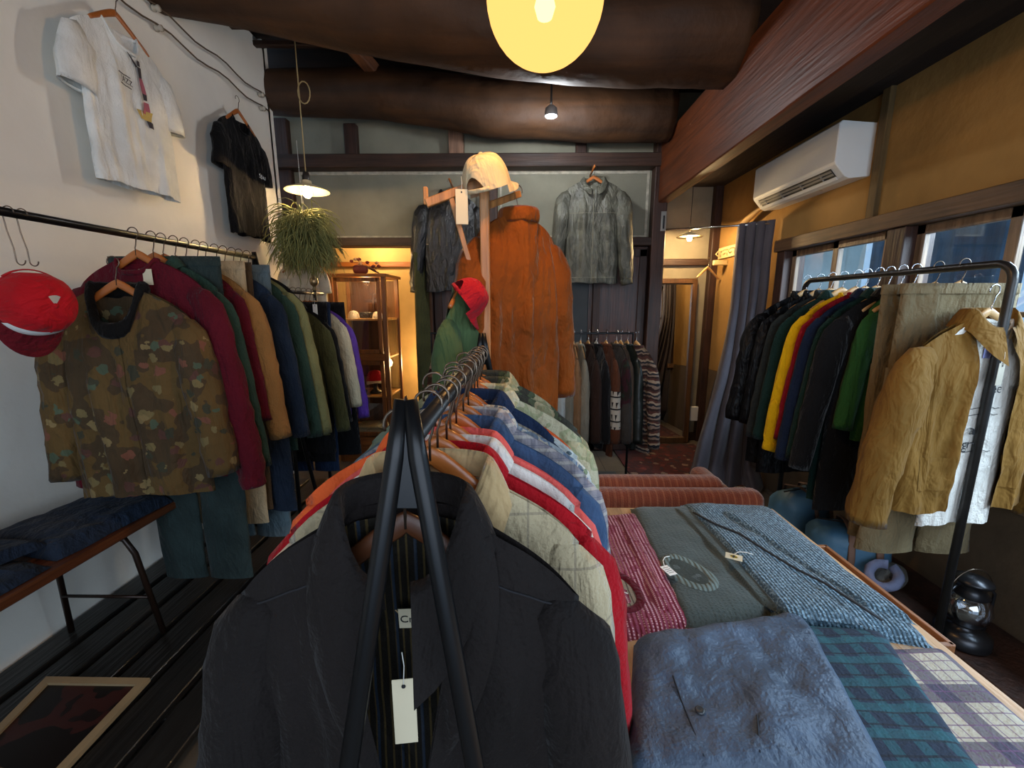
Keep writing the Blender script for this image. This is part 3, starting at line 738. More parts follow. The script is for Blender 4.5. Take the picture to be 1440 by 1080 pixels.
def hung(kind, label, cat, mat, loc, style='wood', rz=0., group=None, hz=0., hlabel=None, wh=True, fn=garment, hs=None, **k):
    r = fn(kind, label, cat, mat, loc, rz, group, **k)
    if wh:
        short = hlabel or label
        hanger(style, loc, rz, hs or ('%s hanger holding the %s' % ({'wood': 'brown wooden', 'woodlow': 'brown wooden', 'dark': 'dark wooden', 'pale': 'pale wooden', 'plastic': 'white plastic', 'slim': 'slim wooden'}[style], short)), 'hangers on the '+(group or 'walls').split(' on the ')[-1])
    return r
# ------------------------------------------------------------------ centre rack
CX, CZ = -.125, 1.395
rk = thing('clothes_rack', 'black steel A-frame clothes rack in the middle of the shop', 'rack', (CX, .9, 0))
MB().tube([(0, -.47, CZ), (0, .58, CZ)], .0125, 16).build('rail', PIPE, rk, True)
def aframe(y, dy, x0=0):
    top = Vector((x0, y, 1.455))
    for sg, dx in ((-1, -.235), (1, .255)):
        MB().tube([top+Vector((sg*.004, 0, .0)), top+Vector((sg*.012, dy*.04, -.06)), top+Vector((dx, dy, -1.44))], [.008, .0105, .0105], 12, ry=[.006, .009, .009]).build('leg', BLACKM, rk, True)
    m = MB(); a, b, c = top+Vector((0, -.004, .004)), top+Vector((-.022, dy*.07-.002, -.112)), top+Vector((.022, dy*.07-.002, -.112))
    m.add([a, b, c, a+Vector((0, .008, 0)), b+Vector((0, .008, 0)), c+Vector((0, .008, 0))], [(0, 1, 2), (5, 4, 3), (0, 3, 4, 1), (1, 4, 5, 2), (2, 5, 3, 0)])
    m.build('gusset', BLACKM, rk)
aframe(-.48, -.20, .010); aframe(.58, .16)
cg = 'garments on the centre rack'
CL = [ # label, kind, mat, style, gap behind the one before, shift
 ('charcoal cotton jacket with open lapels and striped lining behind the rack frame', 'jacket', m_char, dict(W=.225, L=.72, T=.048, collar='wide', nw=.075, open_=.10, lining=m_stripe_lining, r1=.064, r2=.055, so=.085, SL=.62, drop=.10, NS=34, NV=34, topz=-.122, slope=.58, amp=1.1), 0, -.020),
 ('cream windowpane jacket with beige fleece collar behind the charcoal jacket', 'jacket', m_cream, dict(W=.235, L=.72, T=.03, collar='wide', cmat=m_fleece, so=.05, r1=.062, r2=.05, drop=.09, nw=.085, NS=28, topz=-.105, slope=.52), .128, -.010),
 ('red wool shirt with its sleeve hanging below the other garments', 'shirt', m_red, dict(W=.262, L=.76, T=.028, collar='shirt', so=.06, r1=.062, SL=.66, slope=.52), .058, -.008),
 ('white cotton shirt between the red shirt and the coral shirt', 'shirt', m_white, dict(W=.232, collar='shirt', T=.02, so=.02), .048, .0),
 ('coral pink cotton shirt in front of the blue denim shirt', 'shirt', m_coral, dict(W=.245, collar='shirt', so=.03, topz=-.095), .045, .0),
 ('orange cotton shirt showing its shoulder left of the rail', 'shirt', m_orange, dict(W=.268, collar='shirt', so=.03, T=.02), .04, -.035),
 ('blue denim shirt with raised collar right of the rail', 'shirt', m_denim, dict(W=.262, collar='shirt', so=.05, r1=.062, topz=-.09), .045, .0),
 ('teal flannel shirt behind the blue denim shirt', 'shirt', m_teal, dict(W=.245, collar='shirt', so=.03), .042, -.01),
 ('lavender and cream plaid flannel shirt', 'shirt', m_lav, dict(W=.275, collar='shirt', so=.06, r1=.06, topz=-.09), .042, .005),
 ('grey blue cotton shirt with small shoulders behind the lavender plaid shirt', 'shirt', m_greyt, dict(W=.26, collar='shirt'), .038, -.02),
 ('pale blue printed shirt before the navy collared one', 'shirt', m_patch, dict(W=.28, collar='shirt', so=.04), .038, .008),
 ('grey marl knit cardigan in the middle of the centre rack', 'cardigan', m_greyk, dict(W=.245, collar='crew', so=.04), .038, 0),
 ('navy cotton shirt with dark stand collar', 'shirt', m_navy, dict(W=.22, collar='shirt', topz=-.075), .036, 0),
 ('white shirt with small grey flower print', 'shirt', m_floral, dict(W=.28, collar='shirt', so=.04), .036, .006),
 ('bright coral t-shirt just showing behind the flower print shirt', 'shirt', m_orange, dict(W=.262, collar='crew', SL=.24, so=.02), .034, .01),
 ('sage green cotton shirt', 'shirt', m_sage, dict(W=.27, collar='shirt'), .034, -.02),
 ('pale khaki printed shirt with wide shoulders', 'shirt', m_khakip, dict(W=.30, collar='shirt', so=.06, r1=.062, topz=-.085), .036, .012),
 ('mint green shirt with narrow shoulders', 'shirt', m_mint, dict(W=.22, collar='shirt'), .034, 0),
 ('coral striped shirt before the camouflage shirt', 'shirt', m_coral, dict(W=.27, collar='crew', SL=.25, so=.02), .034, .005),
 ('green and brown camouflage shirt near the far end of the centre rack', 'shirt', m_camo, dict(W=.30, collar='shirt', so=.05, topz=-.08), .036, .012),
 ('white knit pullover behind the camouflage shirt', 'pullover', m_wht, dict(W=.235, collar='crew'), .034, 0),
 ('camouflage overshirt with a raised collar, last on the centre rack', 'shirt', m_camo, dict(W=.25, collar='shirt', so=.02, topz=-.07), .034, .01),
]
yy = .50
for i, (lb, kd, mt, kw, gap, dx) in enumerate(CL):
    yy += gap*.90; rnd = random.Random(i*7+3)
    tilt = rnd.uniform(-.04, .04) if i > 1 else 0
    kw = dict(kw); kw.setdefault('T', .021); kw.setdefault('L', .70); kw.setdefault('r1', .056); kw.setdefault('r2', .042); kw.setdefault('slope', .48)
    kw.setdefault('topz', -.10+rnd.uniform(-.010, .006))
    if i: kw['topz'] -= .018
    rt, fy = hung(kd, lb, 'jacket' if kd in ('jacket', 'overshirt') else kd, mt, (CX+dx, yy, CZ+.013), 'dark' if i == 0 else 'woodlow', tilt, cg, hlabel=lb.split(' with ')[0].split(' behind ')[0].split(' before ')[0].split(' in front ')[0].split(' showing ')[0].split(' just ')[0].split(' between ')[0].split(' near ')[0].split(' in the ')[0], **kw)
    if i == 0:
        jk, jfy = rt, fy
        for sg in (-1, 1):
            def lap(u, v, sg=sg):
                z = -.142-.34*v; g = (.069+(.0225-.069)*sm(0, .55, (.142-.122+.34*v-.03)/.72))
                wd = .060*math.sin(PI*min(1, .22+v*.76))**.8
                x = sg*(g+wd*u); return (x, jfy(sg*(g+.02+wd*u), z)-.006-.009*math.sin(PI*u)-.004, z)
            MB().grid(lap, 8, 22).build('lapel', m_char, rt, True)
            # straight shoulder yoke seam and sleeve-head seam
            MB().tube([(sg*(.08+.14*t), jfy(sg*(.08+.14*t), -.19-.065*t)-.001, -.19-.065*t) for t in [j/10 for j in range(11)]], .0014, 5).build('seam', M('char_seam', H('#16151a'), .9, None), rt, True)
        lab = MB().box((0, 0, 0), (.032, .0012, .034), bev=.0003).build('neck_label', PAPER, rt, loc=(-.006, .020, -.292)); lab.rotation_euler = (.12, 0, .05)
        q = text_mesh('Cro', .017, INK, 'lettering', lab, Matrix.Translation((.0, -.001, -.006)) @ Matrix.Rotation(PI/2, 4, 'X'), ext=.0003)
pt = price_tag('large blank cream paper tag hanging inside the open charcoal jacket', (CX-.022, .462, 1.115), .12, .030, .10, PAPER, name='price_tag')
# ------------------------------------------------------------------ left rack
LX, LZ = -1.5, 1.82
lr = thing('clothes_rack', 'long black rail rack along the white wall', 'rack', (LX, 1.6, 0))
MB().tube([(0, -1.35, LZ), (0, .86, LZ)], .0135, 14).build('rail', BLACKM, lr, True)
for y, dy in ((-1.3, -.15), (.86, .12)):
    for dx in (-.22, .22): MB().tube([(0, y, LZ+.03), (dx, y+dy, .115 if dx < .1 else .02)], .012, 10).build('leg', BLACKM, lr, True)
lg = 'garments on the left rail'
def LR(lb, kd, mt, px, cat=None, dz=0., fn=garment, style='wood', rz=0., **k):
    Y = 1.5*590/(728-px)*1.035
    k.setdefault('T', .026)
    return hung(kd, lb, cat or kd, mt, (LX, Y, LZ+.013+dz), style, rz, lg, fn=fn, hlabel=lb.split(' with ')[0].split(' behind ')[0].split(' between ')[0].split(' beside ')[0], **k)
r_, f_ = LR('brown dotted duck camouflage jacket with black pile collar, at the near end', 'jacket', m_tancamo, 152, dz=-.12, L=.80, T=.06, W=.245, hem=1.02, collar='fur', cmat=m_blackfur, r1=.07, r2=.06, SL=.62, so=.0, drop=.15, slope=.5, nw=.085, rz=.10, NS=30, NV=28, amp=1.5, placket=m_tancamo)
LR('maroon sweatshirt with ribbed cuffs behind the camouflage jacket', 'sweatshirt', m_maroon, 187, L=.88, W=.25, T=.04, collar='crew', SL=.84, so=.09, r1=.078, r2=.06, cuff=m_maroon, hem=1.05, hemband=m_maroon, amp=1.3, NV=24)
bl = MB().box((0, 0, 0), (.05, .0015, .06), bev=.0004).build('bear_card', PAPER, None, loc=(LX+.055, 1.66, 1.66)); tag(bl, 'small cream card with a brown bear pinned to the maroon sweatshirt neck', 'tag')
MB().lathe([(0, -.002), (.016, -.002), (.016, 0), (0, 0)], seg=14, m=Matrix.Rotation(PI/2, 3, 'X'), c=(.005, 0, -.008), sx=.8).build('bear_drawing', M('bear_brown', H('#7a4a1c'), .8, None), bl)
LR('bottle green cotton shirt beside the maroon sweatshirt', 'shirt', m_green, 212, L=.86, W=.25, SL=.78, so=.09, collar='shirt')
LR('teal grey denim trousers with wide legs behind the green shirt', 'trousers', m_tealden, 226, cat='trousers', fn=trousers, L=1.48, W=.24, T=.024)
LR('dark maroon cardigan squeezed beside the tan jacket', 'cardigan', m_maroon, 243, L=.72, W=.24, SL=.6, so=.06, collar='crew')
LR('tan corduroy work jacket with a rounded sleeve', 'jacket', m_tan, 258, L=.95, W=.25, T=.04, SL=.70, so=.12, r1=.078, r2=.05, collar='crew', NV=24, amp=1.3)
LR('cream twill trousers behind the tan jacket', 'trousers', m_creamp, 274, cat='trousers', fn=trousers, L=1.30, W=.22, T=.02)
LR('dark brown twill trousers with belt loops', 'trousers', m_brownp, 285, cat='trousers', fn=trousers, L=1.25, W=.22, T=.02)
LR('washed indigo denim coat reaching below the other garments', 'coat', m_jean, 300, L=1.28, W=.26, T=.035, SL=.75, so=.06, hem=1.1, collar='shirt', NV=24)
LR('light grey blue jeans hanging low behind the indigo coat', 'trousers', m_greyt, 312, cat='trousers', fn=trousers, L=1.48, W=.23, T=.024)
LR('dark green work shirt between the jeans and the olive jacket', 'shirt', m_green, 324, L=.98, W=.25, SL=.8, so=.1, collar='shirt')
LR('pale olive field jacket with loose cuff', 'jacket', m_olil, 334, L=.92, W=.25, T=.04, SL=.80, so=.14, r1=.078, r2=.058, collar='shirt')
LR('black cotton shirt last on the near rail', 'shirt', m_black, 345, L=.85, W=.24, SL=.7, so=.08, collar='shirt')
# second, lower rack with a ball finial
r2_ = thing('clothes_rack', 'lower clothes rack with a ball finial beyond the long rail', 'rack', (-1.5, 3.15, 0))
MB().tube([(0, -.5, 1.64), (0, .12, 1.64)], .012, 12).build('rail', PIPE, r2_, True)
MB().tube([(0, .0, 0.02), (0, .0, 1.68)], .013, 12).build('post', PIPE, r2_, True); MB().tube([(0, -.48, 0.02), (0, -.48, 1.66)], .013, 12).build('post', PIPE, r2_, True)
MB().lathe([(.013, 1.66), (.018, 1.67), (.01, 1.68), (.012, 1.69), (.026, 1.705), (.03, 1.725), (.026, 1.745), (.010, 1.757), (.008, 1.768), (0, 1.772)], seg=20).build('finial', M('brass_old', (.35, .27, .15), .3, None, metal=.9), r2_, True)
MB().bar((-.2, 0, .03), (.2, 0, .03), .03, .025).build('foot', PIPE, r2_); MB().bar((-.2, -.48, .03), (.2, -.48, .03), .03, .025).build('foot', PIPE, r2_)
g2 = 'garments on the lower rack'
for i, (lb, kd, mt, fn, kw) in enumerate([
 ('olive green jacket first on the lower rack', 'jacket', m_oli, garment, dict(L=.85, W=.24, T=.03, SL=.72, so=.10, collar='shirt')),
 ('long black wool coat beside the olive jacket', 'coat', m_black, garment, dict(L=1.0, W=.24, T=.03, SL=.68, so=.09, collar='shirt')),
 ('black trousers with a white tag on the waistband', 'trousers', m_black, trousers, dict(L=1.1, W=.22, T=.02)),
 ('navy nylon trousers behind the black trousers', 'trousers', m_navy, trousers, dict(L=1.2, W=.21, T=.02)),
 ('cream sherpa fleece with a long curved sleeve', 'fleece', m_creamf, garment, dict(L=.75, W=.24, T=.035, SL=.62, so=.09, collar='crew')),
 ('purple and teal nylon windbreaker behind the cream fleece', 'windbreaker', m_purple, garment, dict(L=.85, W=.25, T=.03, SL=.72, so=.09, collar='funnel', cmat=m_tealn)),
 ('black pleated skirt at the far end of the lower rack', 'skirt', m_black, trousers, dict(L=1.15, W=.22, T=.03, skirt=True, hem=1.25))]):
    hung(kd, lb, kd, mt, (-1.5, 2.70+i*.072, 1.655), 'wood' if fn is garment else 'slim', 0, g2, fn=fn, hlabel=lb.split(' with ')[0].split(' beside ')[0].split(' behind ')[0].split(' first ')[0].split(' at ')[0], **kw)
price_tag('small white tag on the black trousers of the lower rack', (-1.34, 2.80, 1.60), 0, .03, .09, WHITE)
# ------------------------------------------------------------------ right rack
RX, RZ = 1.75, 1.70
rr = thing('clothes_rack', 'black pipe clothes rack standing before the windows', 'rack', (RX, 2.05, 0))
cr = .06
def rail_pts(y0, y1, z):
    P = [(0, y0, .02), (0, y0, z-cr)]
    P += [(0, y0+cr-cr*math.cos(R(a)), z-cr+cr*math.sin(R(a))) for a in (20, 40, 60, 80)]
    P += [(0, y1-cr+cr*math.cos(R(a)), z-cr+cr*math.sin(R(a))) for a in (80, 60, 40, 20)] + [(0, y1, z-cr), (0, y1, .02)]
    return P
MB().tube(rail_pts(-.50, .60, RZ), .0145, 14, up=(1, 0, 0)).build('frame', PIPE, rr, True)
for y in (-.5, .6): MB().tube([(-.24, y, .02), (.24, y, .02)], .0145, 12).build('foot', PIPE, rr, True)
rg = 'garments on the right rack'
def RR(lb, kd, mt, px, cat=None, fn=garment, style='pale', dz=0., rz=0., **k):
    Y = 1.75*590/(px-728)*1.03
    k.setdefault('T', .03)
    return hung(kd, lb, cat or kd, mt, (RX, Y, RZ+.015+dz), style, rz, rg, fn=fn, hlabel=lb.split(' with ')[0].split(' behind ')[0].split(' beside ')[0].split(' between ')[0], **k)
RR('black quilted parka with stand collar, farthest on the right rack', 'parka', m_blackn, 1132, L=1.05, W=.26, T=.045, SL=.66, so=.13, r1=.085, r2=.06, collar='funnel', amp=1.4)
RR('black nylon jacket with a cream tag on the chest', 'jacket', m_blackn, 1150, L=1.08, W=.25, T=.035, SL=.66, so=.12, r1=.075, collar='funnel')
RR('charcoal green fleece beside the black nylon jacket', 'fleece', m_dgrey, 1166, L=.85, W=.25, SL=.72, so=.10, r1=.072, collar='funnel')
RR('dark green fleece behind the yellow one', 'fleece', m_dgreen, 1182, L=.85, W=.26, SL=.7, so=.10, r1=.07, collar='shirt')
RR('bright yellow fleece pullover', 'fleece', m_yellow, 1201, L=.72, W=.25, SL=.74, so=.10, r1=.07, r2=.052, collar='crew', cuff=m_yellow)
RR('red fleece squeezed beside the yellow fleece', 'fleece', m_redf, 1214, L=.72, W=.25, SL=.66, so=.07, collar='crew')
RR('navy knit pullover beside the red fleece', 'pullover', m_navyk, 1230, L=.9, W=.26, SL=.74, so=.09, r1=.07, collar='shirt')
RR('dark green wool jacket between the navy pullover and the black one', 'jacket', m_dgreen, 1245, L=1.04, W=.25, SL=.72, so=.08, collar='shirt')
RR('black cotton jacket with broad sleeve', 'jacket', m_black, 1262, L=1.06, W=.26, SL=.74, so=.09, r1=.072, collar='shirt', T=.035)
RR('leaf green shirt beside the khaki trousers', 'shirt', m_kgreen, 1280, L=.68, W=.18, SL=.55, so=.02, r1=.05, collar='crew')
RR('khaki twill trousers with a clip hanger behind the mustard jacket', 'trousers', m_khaki, 1310, cat='trousers', fn=trousers, style='slim', L=1.12, W=.22, T=.03, NV=20)
RR('grey khaki twill trousers with wide legs near the rack post', 'trousers', m_khaki2, 1345, cat='trousers', fn=trousers, style='slim', L=1.13, W=.23, T=.034, hem=1.05, amp=2.0)
# mustard jacket over a printed white tee, hanging low from the end of the rail
mj, mfy = hung('jacket', 'mustard quilted work jacket hanging open over a printed tee', 'jacket', m_mustard, (RX+.0, 1.60, RZ-.09), 'pale', .12, rg, hlabel='open mustard work jacket', W=.27, L=.74, T=.06, SL=.68, so=.18, r1=.088, r2=.065, collar='wide', open_=.36, lining=m_mustardd, hem=1.1, drop=.07, NS=34, NV=34, amp=1.7, nw=.08, pocket=[(-.17, .52, .12, .13), (.17, .52, .12, .13)])
tee, tfy = garment('t-shirt'.replace('-', '_'), 'white tee printed with black letters inside the mustard jacket', 't-shirt', m_white, (RX+.0, 1.585, RZ-.10), .12, rg, W=.165, L=.80, T=.02, SL=.16, so=.02, r1=.04, collar='crew', amp=.8)
LILAC = M('lilac_print', H('#8d8fc0'), .8, None)
for body, sz, x, z, mt in (('ee', .05, .035, -.37, INK), ('ab', .055, -.02, -.53, INK), ('gro', .055, -.03, -.585, INK), ('AA', .04, .0, -.24, LILAC)):
    text_mesh(body, sz, mt, 'print', tee, Matrix.Translation((x, 0, z)) @ Matrix.Rotation(PI/2, 4, 'X'), proj=tfy)
for z in (-.43, -.455, -.60): 
    MB().tube([(-.08+.014*i, tfy(-.08+.014*i, z)-.004, z+.004*math.sin(i*1.7)) for i in range(12)], .0012, 5).build('print_line', INK, tee, True)
m = MB(); m.grid(lambda u, v: (lambda x, z: (x, tfy(x, z)-.003, z))(-.04+.07*u, -.17-.07*v), 8, 8); m.build('print_block', LILAC, tee, True)
price_tag('grey card tag hanging inside the mustard jacket', (RX-.03, 1.50, 1.39), .3, .035, .08, M('grey_card', H('#b0a898'), .8, None))
price_tag('white clip tag on the khaki trousers', (RX-.12, 1.78, 1.64), .1, .03, .08, WHITE)
price_tag('cream tag on the chest of the black nylon jacket', (RX-.21, 2.33, 1.40), .1, .04, .07, PAPER)
# ------------------------------------------------------------------ rack by the back wall
BY, BZ = 3.3, 1.34
br = thing('clothes_rack', 'low black clothes rack in front of the back doors', 'rack', (.1, BY, 0))
MB().tube([(-.78, 0, .02), (-.78, 0, BZ), (.80, 0, BZ), (.80, 0, .02)], .011, 10, up=(0, 1, 0)).build('frame', BLACKM, br)
for x in (-.78, .80):
    MB().tube([(x, -.2, .018), (x, .2, .018)], .012, 10).build('foot', BLACKM, br, True)
bg_ = 'knitwear on the back rack'
BL = [(-.60, 'brown and grey banded knit cardigan left of the coat stand', m_knitA, 'cardigan'), (-.47, 'pink grey shawl collar knit behind the green garment', m_knitB, 'cardigan'),
 (.32, 'white knit pullover next to the suede coat', m_wht, 'pullover'), (.385, 'grey beige wool cardigan beside the white pullover', m_gbeige, 'cardigan'), (.44, 'tan wool pullover between the grey ones', m_tanw, 'pullover'), (.495, 'grey wool pullover beside the dark brown ones', m_gbeige, 'pullover'),
 (.555, 'dark brown wool jacket on the back rack', m_dbrown, 'jacket'), (.62, 'black wool jacket on the back rack', m_black, 'jacket'), (.695, 'brown knit pullover with black and white patterned band', m_fair, 'pullover'),
 (.775, 'green and maroon block knit pullover', m_greenblk, 'pullover'), (.86, 'green black leather jacket on the back rack', m_leatherk, 'jacket')]
for i, (x, lb, mt, kd) in enumerate(BL):
    hung(kd, lb, kd, mt, (x, BY, BZ+.012), 'plastic' if i in (1, 7) else 'pale', R(90)+(.12 if x > .5 else -.1 if x < 0 else 0), bg_, hlabel=lb.split(' on the ')[0].split(' with ')[0].split(' beside ')[0].split(' next ')[0].split(' behind ')[0].split(' left ')[0].split(' between ')[0], L=.74+.05*(i % 3), W=.22, T=.036 if i > 1 else .05, SL=.62, so=.05, r1=.065, collar='crew', topz=-.095)
hung('cardigan', 'black grey striped shaggy cardigan at the right end of the back rack', 'cardigan', m_knitB, (.875+.05, BY-.02, BZ+.012), 'pale', R(90)+.3, bg_, hlabel='striped shaggy cardigan', L=.8, W=.23, T=.04, SL=.64, so=.06, r1=.065, collar='crew')
hung('cardigan', 'grey brown wool cardigan behind the leather jacket', 'cardigan', m_greyw, (.815, BY+.02, BZ+.012), 'pale', R(90)+.1, bg_, hlabel='grey brown wool cardigan', L=.7, W=.22, T=.03, SL=.6, so=.05, r1=.06, collar='crew')
def rbx(m, c, d, r, seg=4, rot=None, wob=0., seed=1.):
    """box with well rounded edges"""
    bm = bmesh.new(); bmesh.ops.create_cube(bm, size=1, matrix=Matrix.Diagonal((d[0], d[1], d[2], 1)))
    bmesh.ops.bevel(bm, geom=list(bm.edges), offset=r, segments=seg, affect='EDGES', profile=.5)
    n = len(m.v)
    for q in bm.verts:
        p = q.co.copy()
        if wob: p += p.normalized()*wob*nz(p.x*7+seed, p.y*7, p.z*7)
        m.v.append(Vector(c)+(rot @ p if rot is not None else p))
    for f in bm.faces: m.f.append(tuple(q.index+n for q in f.verts))
    bm.free(); return m
# ------------------------------------------------------------------ table with folded clothes
TZ = .755
tb = thing('display_table', 'pale wooden display table with an open side drawer', 'table', (.62, .65, 0))
MB().box((0, 0, TZ-.0175), (.80, 1.84, .035), bev=.004).build('table_top', TABW, tb)
MB().box((0, 0, TZ-.10), (.72, 1.72, .13), bev=.004).build('apron', TABW, tb)
for x in (-.35, .35):
    for y in (-.85, .85): MB().box((x, y, .30), (.055, .055, .61), bev=.004).build('leg', TABW, tb)
DRW = M('drawer_wood', H('#8d5a36'), .5, 'grain', pat=('grain', 'Y', 26), var=.15)
dr = MB(); 
for (c, d) in (((.50, .53, TZ-.115), (.014, .46, .11)), ((.44, .305, TZ-.115), (.13, .014, .11)), ((.44, .755, TZ-.115), (.13, .014, .11)), ((.43, .53, TZ-.165), (.15, .45, .008))): dr.box(c, d, bev=.002)
dr.build('drawer', DRW, tb)
def tq(pts, z=TZ): return [at(x, y, Z=z) for x, y in pts]
m_vest = M('maroon_open_knit', H('#7c2440'), .9, 'ribx', pat=('knitdots', 95, H('#d5a9ae'), .75), bs=500, sheen=.2)
m_gvest = M('grey_green_cable_knit', H('#434e4c'), .9, 'weave', pat=('knitdots', 70, H('#2c3533'), .6), sheen=.2)
m_bknit = M('blue_grey_tweed_knit', H('#405a6b'), .9, 'ribx', pat=('fleck', 160, H('#8fb0c4'), .54, .6), bs=650, sheen=.2)
m_btrous = M('faded_blue_cotton', H('#46566b'), .5, 'weave', var=.3, vs=7, fold=.45, spec=.3)
m_nplaid = M('navy_teal_plaid', H('#14263d'), .85, 'weave', pat=('plaid', [('X', .055, .4, H('#1d5a66'), .55), ('Y', .055, .4, H('#1d5a66'), .55), ('Y', .0275, .15, H('#0c1424'), .8)]))
m_pplaid = M('purple_cream_plaid', H('#b9b2a0'), .85, 'weave', pat=('plaid', [('X', .11, .35, H('#34304e'), .75), ('Y', .12, .35, H('#34304e'), .75), ('X', .022, .12, H('#6a4a6e'), .7), ('Y', .024, .12, H('#6a4a6e'), .7)]))
from mathutils.bvhtree import BVHTree
def drape(o, pts, off=.001):
    """points in the thing's own space, dropped onto its upper surface"""
    bt = BVHTree.FromPolygons([v.co.copy() for v in o.data.vertices], [tuple(p.vertices) for p in o.data.polygons]); out = []
    for p in pts:
        q = Vector(p)-o.location; h = bt.ray_cast(Vector((q.x, q.y, .5)), Vector((0, 0, -1)))
        out.append(Vector((q.x, q.y, (h[0].z if h[0] is not None else .02)+off)))
    return out
def neck_ring(o, cx, cy, rx, ry, mat, rot=0., w_=.022, a0=0, a1=360, inner=None, off=.004, top=None):
    m = MB(); n = 40; k2 = 5; rm = Matrix.Rotation(rot, 3, 'Z'); P = []
    for i in range(n+1):
        a = R(a0+(a1-a0)*i/n)
        for j in range(k2+1):
            f = -1+2*j/k2; P.append(Vector((cx, cy, 0))+rm @ Vector((math.cos(a)*(rx+f*w_/2), math.sin(a)*(ry+f*w_/2), 0)))
    Q = drape(top or o, P, 0)
    for i, q in enumerate(Q):
        f = -1+2*(i % (k2+1))/k2; q.z += off*(1-f*f)+.001
        if top: q += top.location-Vector((0, 0, 0)) if top.parent is None else top.location
    m.v = Q
    for i in range(n):
        for j in range(k2):
            a = i*(k2+1)+j; m.f.append((a, a+k2+1, a+k2+2, a+1))
    m.build('neckband', mat, o, True)
    if inner:
        P = [Vector((cx, cy, 0))]+[Vector((cx, cy, 0))+rm @ Vector((math.cos(R(a))*(rx-w_*.4), math.sin(R(a))*(ry-w_*.4), 0)) for a in range(0, 360, 12)]
        Q = drape(o, P, .0016); MB().add(Q, [(0, i+1, (i+1) % 30+1) for i in range(30)]).build('inside_back', inner, o, True)
INS = M('inside_stripes', H('#8a7f70'), .8, 'weave', pat=('plaid', [('X', .012, .35, H('#3a2a28'), .8)]))
v1 = slab('knit_vest', tq([(880, 903), (990, 880), (892, 722), (832, 728)]), .018, m_vest, 'maroon open knit vest with pale stitches laid out on the table', 'vest', amp=.006, seed=2, fr=9, edge=.01)
a = at(866, 828, Z=TZ+.02); neck_ring(v1, a.x, a.y, .058, .082, m_maroon, .30, .024, inner=INS)
MB().tube(drape(v1, [a+Vector((-.02+.012*i, .01-.006*i*i*.3, 0)) for i in range(5)], .004), .0012, 5).build('string', THREAD, v1, True)
MB().box(drape(v1, [a+Vector((-.008, -.012, 0))], .003)[0], (.03, .022, .001), bev=.0003).build('neck_label', M('black_label', (.015, .015, .02), .6, None), v1)
fl_ = slab('armhole_fold', tq([(925, 862), (952, 872), (884, 728), (866, 725)], TZ+.012), .012, m_vest, parent=v1, nu=8, nv=24, amp=.003, seed=4)
v2 = slab('knit_vest', tq([(962, 884), (1102, 866), (968, 713), (886, 716)]), .024, m_gvest, 'grey green cable knit vest with a white tag between the maroon and blue knits', 'vest', amp=.007, seed=5, fr=9, edge=.012)
a = at(968, 802, Z=TZ+.03); neck_ring(v2, a.x, a.y, .050, .078, M('vest_rib', H('#66736f'), .9, 'ribx', bs=500), .45, .028, inner=M('dark_inside', H('#353e3b'), .9))
slab('armhole_fold', tq([(1070, 850), (1105, 868), (975, 718), (945, 714)], TZ+.018), .014, m_gvest, parent=v2, nu=8, nv=24, amp=.003, seed=4)
v3 = slab('knit_cardigan', tq([(1092, 878), (1316, 914), (1078, 716), (956, 711)]), .035, m_bknit, 'blue grey tweed cardigan with dark zip line and bird tag on the table', 'cardigan', amp=.009, seed=7, fr=7, nu=36, nv=36, edge=.012)
slab('front_flap', tq([(1105, 866), (1215, 880), (1015, 742), (968, 716)], TZ+.026), .020, m_bknit, parent=v3, amp=.006, seed=9, edge=.01)
slab('sleeve', tq([(1222, 860), (1290, 880), (1068, 718), (1010, 720)], TZ+.028), .020, m_bknit, parent=v3, amp=.006, seed=3, edge=.01)
zp = [at(x, y, Z=TZ+.046) for x, y in ((975, 722), (1005, 738), (1040, 752), (1080, 778), (1120, 802), (1160, 822), (1200, 848), (1240, 874))]
MB().tube([p-v3.location+Vector((0, 0, .004)) for p in zp], .0045, 8, ry=.003, up=(0, 0, 1)).build('zip_edge', M('dark_edge', (.012, .015, .02), .7, None), v3, True)

def flat_tag(lb, px, py, z, w_, h_, rz, mat, extra=None):
    o = thing('price_tag', lb, 'tag', at(px, py, Z=z), rz)
    MB().box((0, 0, 0), (w_, h_, .0012), bev=.0003).build('card', mat, o)
    MB().tube([(0, h_*.4, .001), (.012, h_*.9, .004), (.03, h_*1.2, .003), (.05, h_*1.25, .001)], .0012, 5).build('string', THREAD, o, True)
    if extra: extra(o)
    return o
def bird(o):
    YEL = M('bird_yellow', H('#b59a1c'), .7, None)
    MB().lathe([(0, .0012), (.009, .0012), (.009, .0006)], seg=14, sx=1.1, sy=.9).build('yellow_disc', YEL, o)
    m = MB(); m.add([(-.014, .006, .0018), (-.004, .001, .0018), (.0, .008, .0018), (.004, .0, .0018), (.014, -.004, .0018), (.003, -.004, .0018), (-.002, -.010, .0018), (-.004, -.003, .0018)], [(0, 1, 2, 3, 4, 5, 6, 7)])
    m.build('bird_mark', INK, o)
flat_tag('cream tag with a black and yellow bird on the blue grey cardigan', 1032, 783, TZ+.062, .045, .032, -.5, PAPER, bird)
def lines_(o):
    for i in range(4): MB().box((0, .012-.008*i, .001), (.018, .002, .0006), bev=.0001).build('print_line', M('tag_grey', (.25, .25, .25), .8, None), o)
flat_tag('narrow white tag on the grey green vest', 940, 802, TZ+.045, .026, .044, .35, WHITE, lines_)
t1 = slab('folded_trousers', tq([(878, 1120), (1262, 1120), (1128, 870), (892, 908)], TZ+.004), .050, m_btrous, 'faded blue cotton trousers folded across the front of the table', 'trousers', amp=.018, seed=12, nu=60, nv=60, fr=8, edge=.01)
